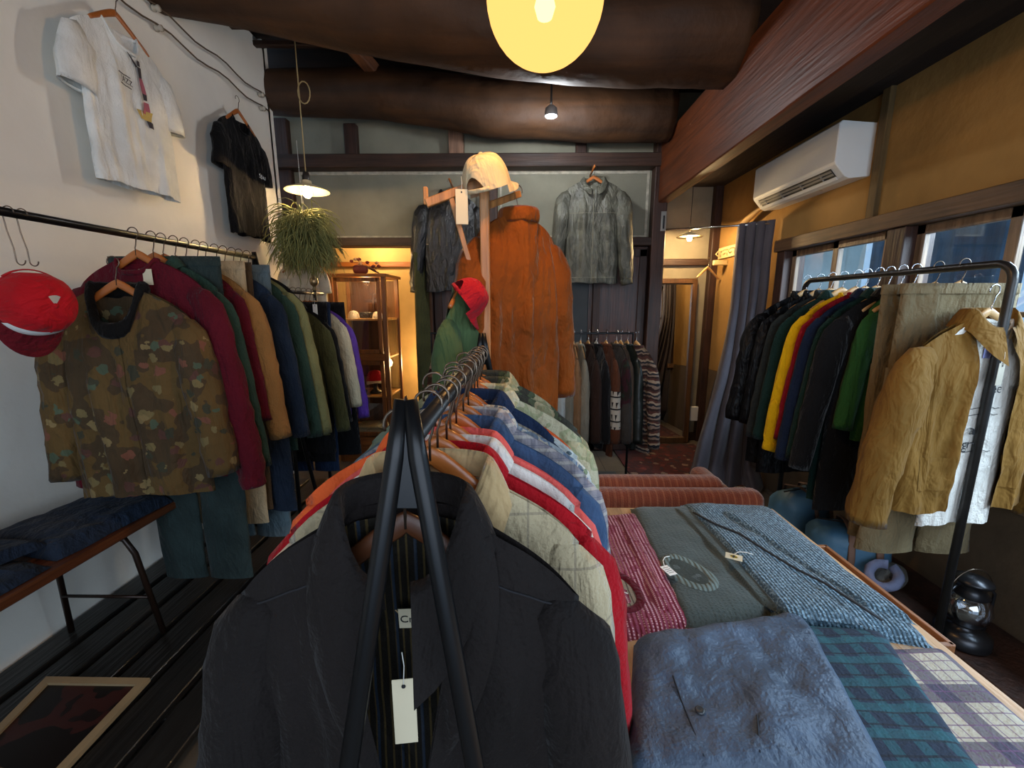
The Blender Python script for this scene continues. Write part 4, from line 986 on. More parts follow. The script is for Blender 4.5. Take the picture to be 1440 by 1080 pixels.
for pts in (((946, 955), (958, 985), (972, 1020), (990, 1066)), ((1064, 1010), (1066, 1035), (1068, 1062))):
    MB().tube(drape(t1, [at(x, y, Z=TZ+.05) for x, y in pts], .0), .0016, 6).build('seam', M('seam_dark', H('#18202c'), .8, None), t1, True)
MB().lathe([(0, -.002), (.0085, -.002), (.009, .001), (.006, .0035), (.003, .002), (0, .002)], seg=18).build('button', M('dark_button', (.03, .035, .04), .35, None), t1, True, loc=drape(t1, [at(984, 1003, Z=TZ+.05)], .002)[0])
t2 = slab('folded_shirt', tq([(1180, 1130), (1405, 1130), (1238, 893), (1080, 880)], TZ), .030, m_nplaid, 'navy and teal plaid shirt folded beside the blue trousers', 'shirt', amp=.006, seed=15, edge=.006)
t3 = slab('folded_shirt', tq([(1330, 1130), (1530, 1100), (1322, 915), (1180, 915)], TZ), .020, m_pplaid, 'purple and cream plaid shirt folded at the right edge of the table', 'shirt', amp=.005, seed=18, edge=.004)
# armchair behind the table
VEL = M('rust_striped_velvet', H('#8a3f22'), .75, 'felt', pat=('plaid', [('X', .035, .3, H('#b06a48'), .6), ('X', .012, .25, H('#6d2a16'), .5)]), var=.2, vs=14, sheen=.7)
sf = thing('armchair', 'rust velvet armchair with fine stripes seen over the far end of the table', 'armchair', (.80, 2.12, 0))
rbx(MB(), (0, -.10, .44), (.90, .13, .38), .055, 5, wob=.006).build('backrest', VEL, sf, True)
rbx(MB(), (-.05, .02, .50), (.72, .15, .30), .065, 5, wob=.01).build('back_cushion', VEL, sf, True)
rbx(MB(), (0, .28, .33), (.74, .56, .16), .05, 4, wob=.008).build('seat', VEL, sf, True)
for s in (-1, 1): rbx(MB(), (s*.40, .24, .36), (.12, .62, .30), .05, 4).build('armrest', VEL, sf, True)
for x in (-.36, .36):
    for y in (-.1, .5): MB().lathe([(.022, .25), (.016, 0.0), (0, 0)], c=(x, y, 0), seg=12).build('leg', DKWOOD, sf, True)
# ------------------------------------------------------------------ bench with jeans at the left
bn = thing('bench', 'brown wooden bench with bent steel legs by the white wall', 'bench', (-1.80, 1.0, 0))
BZT = .655
for i in range(3): MB().box((-.14+i*.14, 0, BZT-.02), (.13, 1.66, .035), bev=.006).build('seat_board', BENCHW, bn)
for y in (-.72, .58):
    for s in (-1, 1):
        MB().tube([(0, y, BZT-.045), (s*.10, y, BZT-.047), (s*.15, y+.01, BZT-.07), (s*.175, y+.02, BZT-.14), (s*.21, y+.05, .105)], .0115, 10).build('leg', M('brown_tube', H('#2e1f17'), .35, None, metal=.4), bn, True)
    MB().tube([(-.19, y+.03, .30), (.19, y+.03, .30)], .007, 8).build('stretcher', M('brown_tube', H('#2e1f17'), .35, None, metal=.4), bn, True)
slab('folded_jeans', [Vector((x, y, BZT)) for x, y in ((-2.0, .62), (-1.62, .55), (-1.62, 1.30), (-2.0, 1.36))], .035, m_denimd, 'dark jeans folded flat at the near end of the bench', 'jeans', amp=.012, seed=21, fr=8, edge=.02)
slab('folded_jeans', [Vector((x, y, BZT)) for x, y in ((-2.0, 1.40), (-1.64, 1.33), (-1.60, 1.80), (-1.95, 1.83))], .06, m_denimd, 'dark blue jeans folded thick at the far end of the bench', 'jeans', amp=.014, seed=25, fr=8, edge=.02)
slab('folded_jeans', [Vector((x, y, BZT+.042)) for x, y in ((-2.02, 1.12), (-1.78, 1.02), (-1.70, 1.36), (-2.0, 1.37))], .045, m_jean, 'rolled indigo jeans lying on top of the near jeans', 'jeans', amp=.012, seed=28, fr=8, edge=.02)
# framed print lying on the platform
PZ = .101
fq = [at(x, y, Z=PZ) for x, y in ((-60, 1085), (62, 1120), (212, 958), (66, 956))]
fc = sum(fq, Vector())/4
fp = thing('picture', 'dark red picture in a pale wooden frame lying on the slats', 'picture', fc)
def inset(t): return [(q-fc)*t for q in fq]
m = MB(); o_, i_ = inset(1.0), inset(.84)
for k2 in range(4):
    a, b, c, d = o_[k2], o_[(k2+1) % 4], i_[(k2+1) % 4], i_[k2]; up = Vector((0, 0, .016))
    m.add([a, b, c, d, a+up, b+up, c+up, d+up], [(0, 1, 2, 3), (4, 5, 6, 7), (0, 1, 5, 4), (1, 2, 6, 5), (2, 3, 7, 6), (3, 0, 4, 7)])
m.build('frame', M('pale_frame', H('#a08a68'), .5, None), fp)
m = MB(); up = Vector((0, 0, .006)); m.add([q+up for q in inset(.85)]+inset(.85), [(0, 1, 2, 3), (7, 6, 5, 4)]); m.build('print', M('dark_print', H('#2a1210'), .35, None, pat=('camo', 5, [H('#1c0e0c'), H('#3b1814'), H('#120a08')])), fp)
# ------------------------------------------------------------------ coat stand
SX, SY = -.12, 1.60
cs = thing('coat_stand', 'slim wooden coat stand with a slanted arm beyond the centre rack', 'stand', (SX, SY, 0))
MB().box((0, 0, .98), (.034, .034, 1.96), bev=.003).build('post', STANDW, cs)
MB().bar((-.205, -.03, 1.905), (.0, -.0, 1.985), .022, .030).build('arm', STANDW, cs)
MB().bar((.0, .0, 1.90), (.125, .17, 1.985), .020, .024).build('arm', STANDW, cs)
MB().box((-.205, -.03, 1.93), (.016, .016, .06), bev=.003).build('peg', STANDW, cs)
MB().bar((-.12, -.018, 1.935), (-.008, -.0, 1.52), .014, .018).build('brace', STANDW, cs)
for k2 in range(3):
    a = R(90+120*k2); MB().bar((0, 0, .12), (math.cos(a)*.24, math.sin(a)*.24, .015), .03, .03).build('foot', STANDW, cs)
def cap(label, loc, rot, mat, bmat, scale=1., group=None, strap=True, words=None, upmat=None):
    o = thing('cap', label, 'cap', loc, group=group, rot=rot); o.scale = (scale,)*3
    m = MB(); nu, nv = 36, 14
    def dome(u, v):
        a = 2*PI*u; r = .088*max(0, math.cos(PI/2*v))**.62; z = .118*math.sin(PI/2*v)
        z0 = 0
        back = max(0, math.cos(a-PI/2))  # opening at +y
        if strap: z0 = .052*max(0, 1-((((a-PI/2+PI) % (2*PI))-PI)/.55)**2)
        z = z0+(z-z0*0)*(1-z0/.118) if v < 1 else .118
        r_ = r if z0 == 0 else .088*max(0, 1-(z/.121)**2)**.38
        q = 1+.03*nz(math.cos(a)*2, math.sin(a)*2, v*3)
        return (math.cos(a)*r_*q, math.sin(a)*r_*1.12*q, z)
    m.grid(dome, nu, nv); m.build('crown', mat, o, True, weld=.0005)
    bmh = MB()
    def brim(u, v, dz=0):
        a = PI+PI*u; s = math.sin(PI*u)
        x = math.cos(a)*.088*(1+.02*v); y = math.sin(a)*.098-(.075*s**.7)*v
        return (x, y, .004-.018*v*s-.028*v*(x/.088)**2*1.0+dz)
    bmh.grid(brim, 24, 8); bmh.grid(lambda u, v: brim(u, v, -.004), 24, 8); bmh.build('brim', bmat, o, True)
    MB().lathe([(0, .006), (.007, .003), (.008, 0)], c=(0, 0, .117), seg=12).build('button', mat, o, True)
    if strap: MB().tube([(math.sin(R(a))*.089, math.cos(R(a))*.099, .006) for a in range(-40, 41, 8)], .002, 6, ry=.009, up=(0, 0, 1)).build('strap', mat, o, True)
    if words:
        t = text_mesh(words, .026, M('tone_thread', H('#d8c8a4'), .7, None), 'embroidery', o, Matrix.Rotation(PI/2, 4, 'X'), ext=.001)
        for v in t.data.vertices:
            an = -PI/2+v.co.x/.09; z = v.co.z+.048; r = .088*max(0, 1-(z/.121)**2)**.38+.002
            v.co = Vector((math.cos(an)*r, math.sin(an)*r*1.12, z))
    return o
m_capw = C('cream_cap_cotton', '#cdb893', bump='crumple', bs=14, bd=.006)
cap('cream cotton cap with a back opening hung on top of the coat stand', (SX+.012, SY-.0, 1.965), (R(-24), R(0), R(150)), m_capw, m_capw, .93, words=None)
price_tag('blank white tag dangling from the cream cap', (SX-.075, SY-.06, 1.985), .1, .042, .115, PAPER)
hung('coat', 'rust suede coat on the coat stand with its back to the camera', 'coat', m_suede, (-.0, 1.765, 2.0), 'wood', R(180+38), 'garments on the coat stand', hlabel='rust suede coat', L=.90, W=.20, T=.085, SL=.66, so=.06, r1=.078, r2=.058, collar='funnel', hem=1.12, drop=.05, NS=34, NV=34, amp=1.5, slope=.5, nw=.07)
hung('jacket', 'green canvas jacket hanging sideways left of the coat stand', 'jacket', m_olivejk, (-.185, 1.63, 1.735), 'wood', R(70), 'garments on the coat stand', hlabel='green canvas jacket', L=.56, W=.18, T=.060, SL=.48, so=.05, r1=.06, r2=.05, collar=None, slope=.9, amp=1.6)
cap('bright red cap hanging left of the coat stand above the green jacket', (-.19, 1.50, 1.565), (R(50), R(-25), R(120)), C('red_cap_cotton', '#b51822'), C('red_cap_cotton', '#b51822'), .74)
# red trucker cap hanging from the left rail
m_redcap = C('scarlet_cap_cotton', '#b0101a', bump='crumple', bs=10, bd=.008)
rc = cap('red cap with red and white brim hanging by its strap from the left rail', (-1.50, 1.30, 1.56), (R(95), R(0), R(72)), m_redcap, C('maroon_brim', '#5f0c16'), 1.0)
panel = MB().grid(lambda u, v: (lambda a, z: (math.cos(a)*(.0895*max(0, 1-(z/.121)**2)**.38+.001), math.sin(a)*(.0895*max(0, 1-(z/.121)**2)**.38+.001)*1.12, z))(-PI/2-.95+1.9*u, .002+.075*v*math.sin(PI*(.12+.76*u))), 16, 8).build('white_front_panel', WHITE, rc, True)
for i in range(3): MB().box((.052, -.080, .020+.008*i), (.012, .003, .003), rz=.6, bev=.0005).build('print_line', M('red_ink', H('#8e1020'), .8, None), panel)
for i in range(2):
    yk = 1.285+i*.035
    hk = [(LX+math.cos(R(a_))*.018, yk, LZ+math.sin(R(a_))*.018) for a_ in range(0, 181, 20)]+[(LX-.018, yk+.003, LZ-.05), (LX-.012, yk+.006, LZ-.10)]+[(LX+math.cos(R(a_))*.014, yk+.008, LZ-.135+math.sin(R(a_))*.014) for a_ in range(180, 361, 20)]
    tag(MB().tube(hk, .0018, 6, up=(0, 1, 0)).build('wire_hook', WIRE, None, True), ('nearer of the two thin wire hooks above the red cap', 'farther of the two thin wire hooks above the red cap')[i], 'hook', 'wire hooks on the rail')
# tees on the white wall
m_tee = C('pale_grey_jersey', '#e8e8e2', sheen=.1, fold=.6); m_teeb = C('black_jersey', '#0b0a0b', sheen=.1)
tg = 't-shirts hung on the white wall'
ts, tfy2 = hung('t_shirt', 'large white t-shirt printed with a trumpet player on the wall', 't-shirt', m_tee, (-2.0, 2.36, 3.06), 'wood', R(90), 'tees on the white wall', hlabel='white t-shirt', W=.26, L=.76, T=.035, SL=.26, so=.09, r1=.085, r2=.085, collar='crew', drop=.10, nw=.09, topz=-.15, NS=34, NV=30, amp=1.2, hem=.98)
def flat(parent, fy, pts, mat, name, off=.009):
    m = MB(); c = sum((Vector((x, 0, z)) for x, z in pts), Vector())/len(pts)
    P = []; n = len(pts)
    for i in range(n):
        a, b = Vector((pts[i][0], 0, pts[i][1])), Vector((pts[(i+1) % n][0], 0, pts[(i+1) % n][1])); P += [a, a.lerp(b, .5)]
    vs = [Vector((c.x, fy(c.x, c.z)-off, c.z))]+[Vector((p.x, fy(p.x, p.z)-off, p.z)) for p in P]
    m.add(vs, [(0, i+1, (i+1) % len(P)+1) for i in range(len(P))]); return m.build(name, mat, parent)
DGR = M('print_dark', H('#3a3438'), .8, None); PNK = M('print_pink', H('#b0606c'), .8, None); YLW = M('print_yellow', H('#c5a85a'), .8, None)
x0 = .045; z0 = -.30
for pts, mt in (([(x0-.010, z0+.005), (x0+.010, z0+.005), (x0+.008, z0+.03), (x0-.008, z0+.03)], DGR), ([(x0-.012, z0), (x0+.014, z0+.002), (x0+.010, z0-.05), (x0-.008, z0-.05)], DGR),
        ([(x0-.01, z0), (x0-.05, z0+.035), (x0-.065, z0+.045), (x0-.062, z0+.038), (x0-.02, z0-.01)], DGR), ([(x0-.010, z0-.05), (x0+.014, z0-.05), (x0+.022, z0-.12), (x0-.006, z0-.12)], PNK),
        ([(x0-.004, z0-.12), (x0+.022, z0-.12), (x0+.018, z0-.15), (x0+.002, z0-.15)], DGR), ([(x0, z0-.16), (x0+.025, z0-.16), (x0+.03, z0-.22), (x0-.02, z0-.22)], PNK),
        ([(x0-.045, z0-.21), (x0+.04, z0-.20), (x0+.03, z0-.25), (x0-.03, z0-.25)], YLW), ([(x0, z0-.25), (x0+.04, z0-.25), (x0+.04, z0-.28), (x0+.01, z0-.28)], DGR)):
    flat(ts, tfy2, pts, mt, 'printed_figure')
text_mesh('JAZZ', .036, DGR, 'print', ts, Matrix.Translation((-.045, 0, z0-.115)) @ Matrix.Rotation(PI/2, 4, 'X'), proj=tfy2)
for zz in (-.075, -.125): MB().tube([(-.08+.012*i, tfy2(-.08+.012*i, z0+zz)-.003, z0+zz) for i in range(7)], .002, 5).build('print_line', DGR, ts, True)
tb2, tfy3 = hung('t_shirt', 'black t-shirt with small white script hanging on the wall', 't-shirt', m_teeb, (-2.0, 3.28, 3.00), 'wood', R(90), 'tees on the white wall', hlabel='black t-shirt', W=.25, L=.80, T=.035, SL=.26, so=.06, r1=.08, r2=.078, collar='crew', drop=.10, nw=.085, topz=-.14, NS=30, NV=28, amp=1.8, hem=.95)
text_mesh('Sdut', .045, WHITE, 'print', tb2, Matrix.Translation((.13, 0, -.50)) @ Matrix.Rotation(PI/2, 4, 'X'), proj=tfy3)
# ------------------------------------------------------------------ leather jackets on the back wall
lj, lfy = hung('jacket', 'black leather bomber jacket on the back wall left of the coat stand', 'jacket', m_leather, (-.64, 4.20, 2.70), 'wood', .15, 'leather jackets on the back wall', hlabel='black leather jacket', W=.27, L=.90, T=.07, SL=.80, so=.03, r1=.085, r2=.06, collar='shirt', cuff=m_leather, hemband=m_leather, drop=.08, NS=30, NV=28, amp=1.5, pocket=[(-.12, .55, .14, .18), (.12, .55, .14, .18)], slope=.5, hem=.95)
gj, gfy = hung('jacket', 'worn grey leather jacket with pale seams on the back wall', 'jacket', m_leatherw, (.70, 4.17, 2.80), 'wood', -.04, 'leather jackets on the back wall', hlabel='worn grey leather jacket', W=.27, L=.93, T=.06, SL=.84, so=-.02, r1=.085, r2=.065, collar='shirt', cuff=m_leatherw, drop=.10, NS=30, NV=28, amp=1.5, yoke=(m_seam, (.30, .88)), zip_=m_seam, slope=.42, nw=.085, hem=.93)
oc = trousers('long_skirt', 'long dark olive skirt hanging at the doorway post', 'skirt', m_oli, (-.93, 4.15, 2.12), R(60), None, L=1.5, W=.09, T=.03, skirt=True, hem=1.1)
# ------------------------------------------------------------------ glass cabinet
cb = thing('display_cabinet', 'wooden display cabinet with glass doors standing in the lit doorway', 'cabinet', (-1.51, 4.23, 0))
W2, D2, HC = .27, .23, 1.83
for x in (-W2, W2):
    for y in (-D2, D2): MB().box((x-math.copysign(.02, x), y-math.copysign(.02, y), HC/2+.01), (.04, .04, HC), bev=.003).build('corner_post', CABW, cb)
MB().box((0, 0, HC), (.58, .50, .03), bev=.004).build('top', CABX, cb)
MB().box((0, 0, .13), (.53, .45, .26), bev=.004).build('base_box', CABX, cb)
for zz in (.29, .67, 1.05, 1.42): MB().box((0, 0, zz), (.50, .42, .018), bev=.002).build('shelf', M('shelf_wood', H('#b98a50'), .5, 'grain', pat=('grain', 'X', 30)), cb)
MB().box((0, -D2+.012, 1.06), (.46, .025, .065), bev=.003).build('middle_rail', CABX, cb)
GLZ = glassmat('cabinet_glass', (.97, .95, .9), .93, .02)
for nm, z0, z1 in (('upper', 1.095, 1.81), ('lower', .27, 1.025)):
    m = MB()
    for (c, d) in (((-.20, 0, (z0+z1)/2), (.035, .02, z1-z0)), ((.20, 0, (z0+z1)/2), (.035, .02, z1-z0)), ((0, 0, z0+.02), (.40, .02, .04)), ((0, 0, z1-.02), (.40, .02, .04))): m.box((c[0], -D2+.01, c[2]), d, bev=.002)
    d = m.build('door', CABW, cb)
    MB().box((0, -D2+.01, (z0+z1)/2), (.365, .003, z1-z0-.08), bev=.0005).build('pane', GLZ, d)
    MB().lathe([(0, .012), (.008, .008), (.009, 0), (.005, -.006)], c=(-.20, -D2-.006, z0+.15), seg=12, m=Matrix.Rotation(PI/2, 3, 'X')).build('knob', M('brass_old', (.35, .27, .15), .3, None, metal=.9), d, True)
for s in (-1, 1): MB().box((s*(W2-.012), 0, 1.04), (.003, .38, 1.54), bev=.0005).build('side_pane', GLZ, cb)
MB().box((0, D2-.01, .95), (.48, .008, 1.7), bev=.001).build('back_panel', M('cabinet_back', H('#5e3a1e'), .6, 'grain', pat=('grain', 'Z', 20)), cb)
point('cabinet_light', (-1.45, 4.10, 1.74), 5, WARM, .03)
m_capwh = C('white_cap_cotton', '#d4cdbb')
cap('white cap on the top cabinet shelf, left one', (-1.60, 4.12, 1.43), (0, 0, R(15)), m_capwh, m_capwh, .62, strap=False, group='white caps in the cabinet')
cap('white cap on the top cabinet shelf, right one', (-1.37, 4.14, 1.43), (0, 0, R(-20)), m_capwh, m_capwh, .55, strap=False, group='white caps in the cabinet')
m = MB(); rbx(m, (0, 0, .03), (.12, .08, .06), .012, 3); m.lathe([(0, 0), (.02, 0), (.022, .02), (.018, .03), (0, .03)], c=(0, -.045, .035), m=Matrix.Rotation(PI/2, 3, 'X'), seg=16)
tag(m.build('camera', M('black_plastic', (.02, .02, .02), .4, None), None, True, loc=(-1.49, 4.18, 1.43)), 'small black camera between the white caps in the cabinet', 'camera')
# eyeglasses
gl = thing('eyeglasses', 'round wire eyeglasses on the top cabinet shelf', 'glasses', (-1.46, 4.06, 1.452))
for s in (-1, 1):
    MB().tube([(s*.026+.021*math.cos(R(a)), 0, .018*math.sin(R(a))) for a in range(0, 361, 24)], .0022, 6, up=(0, 1, 0)).build('rim', WIRE, gl, True)
    MB().tube([(s*.047, 0, .006), (s*.052, .05, .004), (s*.05, .09, -.012)], .0016, 6).build('temple', WIRE, gl, True)
# crossed wooden figure at the cabinet back
cf = thing('wooden_propeller_toy', 'dark wooden toy aeroplane at the back of the top cabinet shelf', 'toy', (-1.46, 4.30, 1.43))
MB().tube([(0, 0, 0), (0, 0, .26)], [.02, .008], 10).build('fuselage', DKWOOD, cf, True); MB().box((0, 0, .17), (.18, .012, .03), bev=.004).build('wing', DKWOOD, cf); MB().box((0, 0, .235), (.07, .01, .018), bev=.003).build('tail', DKWOOD, cf)
slab('folded_shirt', [Vector((x, y, 1.06)) for x, y in ((-1.69, 4.03), (-1.32, 4.03), (-1.34, 4.33), (-1.66, 4.33))], .03, m_capwh, 'white shirt folded on the second cabinet shelf', 'shirt', amp=.01, seed=4, nu=18, nv=18, edge=.02)
cap('red cap with a white brim on the third cabinet shelf', (-1.44, 4.16, .80), (R(-8), 0, R(20)), C('red_cap_cotton', '#b51822'), m_capwh, .95, strap=False)
m = MB(); m.lathe([(0, 0), (.06, 0), (.055, .02), (.025, .04), (.02, .09), (.06, .11), (0, .125)], seg=20)
tag(m.build('cap_holder', M('black_plastic', (.02, .02, .02), .4, None), None, True, loc=(-1.44, 4.16, .68)), 'black stand carrying the red cap in the cabinet', 'stand')
tag(rbx(MB(), (0, 0, .02), (.15, .10, .04), .018, 3).build('wallet', M('black_wallet', (.02, .016, .014), .5, 'leather'), None, True, loc=(-1.60, 4.12, .68)), 'flat black pouch left of the red cap in the cabinet', 'pouch')
slab('folded_shirt', [Vector((x, y, .30)) for x, y in ((-1.70, 4.04), (-1.31, 4.04), (-1.31, 4.36), (-1.68, 4.36))], .05, C('pale_stripe_shirt', '#8a8f84', pat=('plaid', [('Y', .03, .3, H('#5f655c'), .6)])), 'pale striped shirt folded on the lowest cabinet shelf', 'shirt', amp=.012, seed=9, nu=18, nv=18, edge=.02)
# dried flowers and leaves on the cabinet
df = thing('dried_flowers', 'dried cotton flowers and red leaves lying on top of the cabinet', 'flowers', (-1.50, 4.15, HC+.017))
rn = random.Random(5)
for i in range(9):
    a = Vector((-.10+.035*i, rn.uniform(-.05, .05), rn.uniform(.05, .15)))
    MB().tube([(.16, .02, .006), a*.5+Vector((.05, 0, .02)), a], .0022, 5).build('twig', DKWOOD, df, True)
    m = MB(); m.lathe([(0, -.016), (.012, -.012), (.02, 0), (.013, .013), (0, .016)], c=a, seg=10)
    m.build('flower_head', M('dried_bloom', H('#c79a6e'), .9, 'felt') if i % 2 else M('red_leaf', H('#6d2718'), .7, None), df, True)
rbx(MB(), (.0, 0, .05), (.13, .08, .08), .03, 3, wob=.03, seed=4).build('leaf_bunch', M('red_leaf', H('#6d2718'), .7, None), df, True)
# white tee and shawl by the doorway
hung('t_shirt', 'pale t-shirt with a small square print hanging beside the cabinet', 't-shirt', M('pale_pink_jersey', H('#c9bda8'), .85), (-1.86, 3.72, 2.02), 'wood', .2, 'tees on the white wall', hlabel='pale t-shirt with square print', W=.19, L=.62, T=.03, SL=.16, so=.04, r1=.06, r2=.055, collar='crew')
# hanging moss plant
hp = thing('hanging_plant', 'bushy grey green hanging air plant below the enamel lamp', 'plant', (-1.66, 3.40, 2.20))
LEAFM = M('dry_green_leaf', H('#85854e'), .8, None, var=.35, vs=9)
m = MB(); rn = random.Random(11)
for i in range(800):
    a = rn.uniform(0, 2*PI); e = rn.uniform(-.9, .9); r0 = rn.uniform(0, .06)
    p = Vector((math.cos(a)*r0, math.sin(a)*r0, rn.uniform(-.16, .05))); d = Vector((math.cos(a)*math.cos(e), math.sin(a)*math.cos(e), math.sin(e)))
    pts = [p]; st_ = rn.uniform(.026, .042); cz = rn.uniform(.15, .40)
    for j in range(6):
        d = (d+Vector((rn.uniform(-.5, .5), rn.uniform(-.5, .5), -cz-.05*j))).normalized(); p = p+d*st_; pts.append(p)
    m.tube(pts, [.0030, .0034, .0032, .0030, .0026, .0020, .0008], 4, cap=False)
m.build('fronds', LEAFM, hp, True); hp.scale = (1.35, 1.35, 1.35); MB().tube([(0, 0, 0), (0, 0, .42)], .0012, 5).build('string', THREAD, hp, True)
rbx(MB(), (0, 0, -.06), (.13, .13, .2), .05, 3, wob=.05).build('moss_core', M('moss', H('#4a4a26'), .9, 'felt'), hp, True)
tag(MB().lathe([(0, -.05), (.03, -.045), (.042, -.01), (.03, .03), (.012, .05), (0, .052)], seg=20).build('bell', M('dark_bronze', (.05, .045, .04), .45, None, metal=.7), None, True, loc=(-1.96, 3.62, 2.12)), 'dark round bell on the wall left of the hanging plant', 'bell')
# ------------------------------------------------------------------ mirror nook
mr = thing('standing_mirror', 'tall mirror in a brown wooden frame standing in the nook', 'mirror', (1.66, 4.66, 0), rot=(R(-2.5), 0, 0))
MIR = M('silvered_glass', (.86, .86, .84), .015, None, var=0, metal=1.)
MB().box((0, 0, .92), (.54, .006, 1.72), bev=.001).build('glass', MIR, mr)
for (c, d) in (((-.27, 0, .92), (.055, .04, 1.84)), ((.27, 0, .92), (.055, .04, 1.84)), ((0, 0, 1.815), (.54, .04, .055)), ((0, 0, .035), (.54, .04, .07))): MB().box((c[0], -.01, c[2]), d, bev=.006).build('frame_rail', M('mirror_frame_wood', H('#5b3d20'), .45, 'grain', pat=('grain', 'Z', 30)), mr)
# curtain on a steel rod
ra, rb = Vector((1.43, 4.30, 2.275)), Vector((2.10, 3.66, 2.215))
tag(MB().tube([ra, rb], .0095, 12).build('curtain_rod', CHROME, None, True), 'thin chrome curtain rod spanning the nook opening', 'rod')
CUR = M('plum_grey_curtain', H('#49434a'), .75, 'weave', var=.12, sheen=.3)
cu = thing('curtain', 'plum grey curtain gathered at the window end of the rod', 'curtain', (1.93, 3.72, 0))
def cur(u, v):
    tx0, tx1 = 1.90, 2.11; s = sm(.30, 1.05, v)
    bx0, bx1 = 1.50, 2.10
    x = (tx0+(tx1-tx0)*u)*(1-s)+(bx0+(bx1-bx0)*u)*s
    yc = (rb.y+(2.10-(tx0+(tx1-tx0)*u))*.95)*(1-s)+3.48*s
    am = .030+.030*s
    y = yc+am*(.75+.5*nz(u*5, 2, 2))*math.sin(u*PI*2*4.2+v*1.2+1.5*nz(u*3, v, 5))+.02*nz(u*4, v*3, 3); x += am*.5*math.cos(u*PI*2*4.2)+.012*nz(u*5, v*6, 8)
    z = 2.235-2.215*v
    if v > .93: y -= (v-.93)*1.6*(1+nz(u*4, 1, 1)); z = max(.02, z); x -= (v-.93)*1.2*(1-u)
    return (x-1.93, y-3.72, z+.01)
MB().grid(cur, 110, 60).build('cloth', CUR, cu, True)
# inside of the alcove: hook board, hanger, driftwood pole, socket
hb = thing('hook_board', 'white board with three curled hooks on the ochre wall', 'hooks', (2.135, 4.45, 2.09))
MB().box((0, 0, 0), (.02, .42, .11), bev=.003).build('board', M('cream_board', H('#d8c08a'), .5, None), hb)
for i in range(3):
    y = -.13+.13*i; MB().tube([(-.01, y, .02), (-.05, y, .015), (-.07, y, -.012), (-.05, y, -.03), (-.035, y, -.015)], .006, 8).build('hook', M('cream_board', H('#d8c08a'), .5, None), hb, True)
hanger('pale', (1.97, 4.52, 2.02), R(28), 'empty pale wooden hanger on the ochre wall beside the curtain', 'hangers on the walls')
tag(MB().box((2.08, 4.50, 1.985), (.14, .04, .05), bev=.004).build('wall_bracket', M('cream_board', H('#d8c08a'), .5, None)), 'small pale bracket holding the empty hanger', 'bracket')
pp = [Vector((2.06-.03*math.sin(t*PI), 4.12-1.05*t, 2.27+.10*t+.05*math.sin(t*PI*1.2))) for t in [i/14 for i in range(15)]]
tag(MB().tube(pp, [.022+.006*math.sin(i*.9) for i in range(15)], 12).build('driftwood_pole', M('driftwood', H('#b08a50'), .7, 'grain', pat=('grain', 'Y', 26)), None, True), 'curved pale driftwood pole fixed along the ochre wall under the air conditioner', 'pole')
tag(MB().box((2.03, 4.715, .33), (.09, .035, .17), bev=.008).build('wall_socket', WHITE), 'white wall socket low in the nook corner', 'socket')
# rug
RUG = M('red_persian_rug', H('#4a1a18'), .95, 'felt', pat=('cells', 14, [H('#6a2a22'), H('#7d6a5a'), H('#2a2330'), H('#5a1a1a')], [H('#4a1a18'), H('#38191a')], .4))
rg_ = thing('rug', 'dark red patterned rug with white fringe on the floor of the nook', 'rug', (1.52, 4.0, 0))
MB().box((0, 0, .007), (.95, 1.15, .012), bev=.002).build('pile', RUG, rg_)
m = MB(); rn = random.Random(3)
for i in range(120):
    x = -.47+.94*i/119; m.tube([(x, -.57, .012), (x+rn.uniform(-.01, .01), -.61, .008), (x+rn.uniform(-.015, .015), -.655, .005)], .003, 4, cap=False)
fr_ = m.build('fringe', THREAD, rg_, True); fr_['kind'] = 'stuff'
# grey slatted board below the back rack
gb = thing('slatted_board', 'grey blue slatted duckboard on the floor below the back rack', 'platform', (.15, 3.22, 0))
for i in range(6): MB().box((0, -.42+i*.16, .045), (1.5, .12, .022), bev=.003).build('slat', M('grey_slats', H('#4d565a'), .6, 'grain', pat=('grain', 'X', 26), var=.3), gb)
for x in (-.65, 0, .65): MB().box((x, 0, .018), (.06, .95, .034), bev=.003).build('bearer', M('grey_slats', H('#4d565a'), .6), gb)
# ------------------------------------------------------------------ air conditioner
ac = thing('air_conditioner', 'white wall-mounted air conditioner high on the ochre wall', 'air conditioner', (2.15, 3.24, 2.33))
prof = [(0, 0.30), (-.205, .315), (-.222, .30), (-.222, .085), (-.215, .07), (-.15, .0), (-.12, -.012), (0, .0)]
m = MB(); n = len(prof)
for y in (-.455, -.45, .45, .455):
    t = .985 if abs(y) > .452 else 1
    for x, z in prof: m.v.append(Vector((x*t, y, .15+(z-.15)*t)))
for i in range(3):
    for j in range(n): m.f.append((i*n+j, i*n+(j+1) % n, (i+1)*n+(j+1) % n, (i+1)*n+j))
m.f += [tuple(range(n)), tuple(range(3*n, 4*n))]
m.build('housing', WHITE, ac)
dd = Vector((-.15+.215, 0, -.07)).normalized(); nn_ = Vector((-.07, 0, -.065)).normalized()
cen = Vector((-.1825, 0, .035)); rm = Matrix((dd, Vector((0, 1, 0)), nn_)).transposed()
MB().box(cen+nn_*.001, (.062, .80, .004), rot=rm, bev=.001).build('outlet', M('ac_dark', (.02, .022, .024), .5, None), ac)
for t in (-.016, .006): MB().box(cen+dd*t+nn_*.008, (.014, .80, .003), rot=rm, bev=.0008).build('louvre', M('ac_louvre', (.30, .29, .26), .4, None), ac)
MB().box(cen+dd*.036+nn_*.012, (.022, .82, .005), rot=rm, bev=.001).build('flap', WHITE, ac)
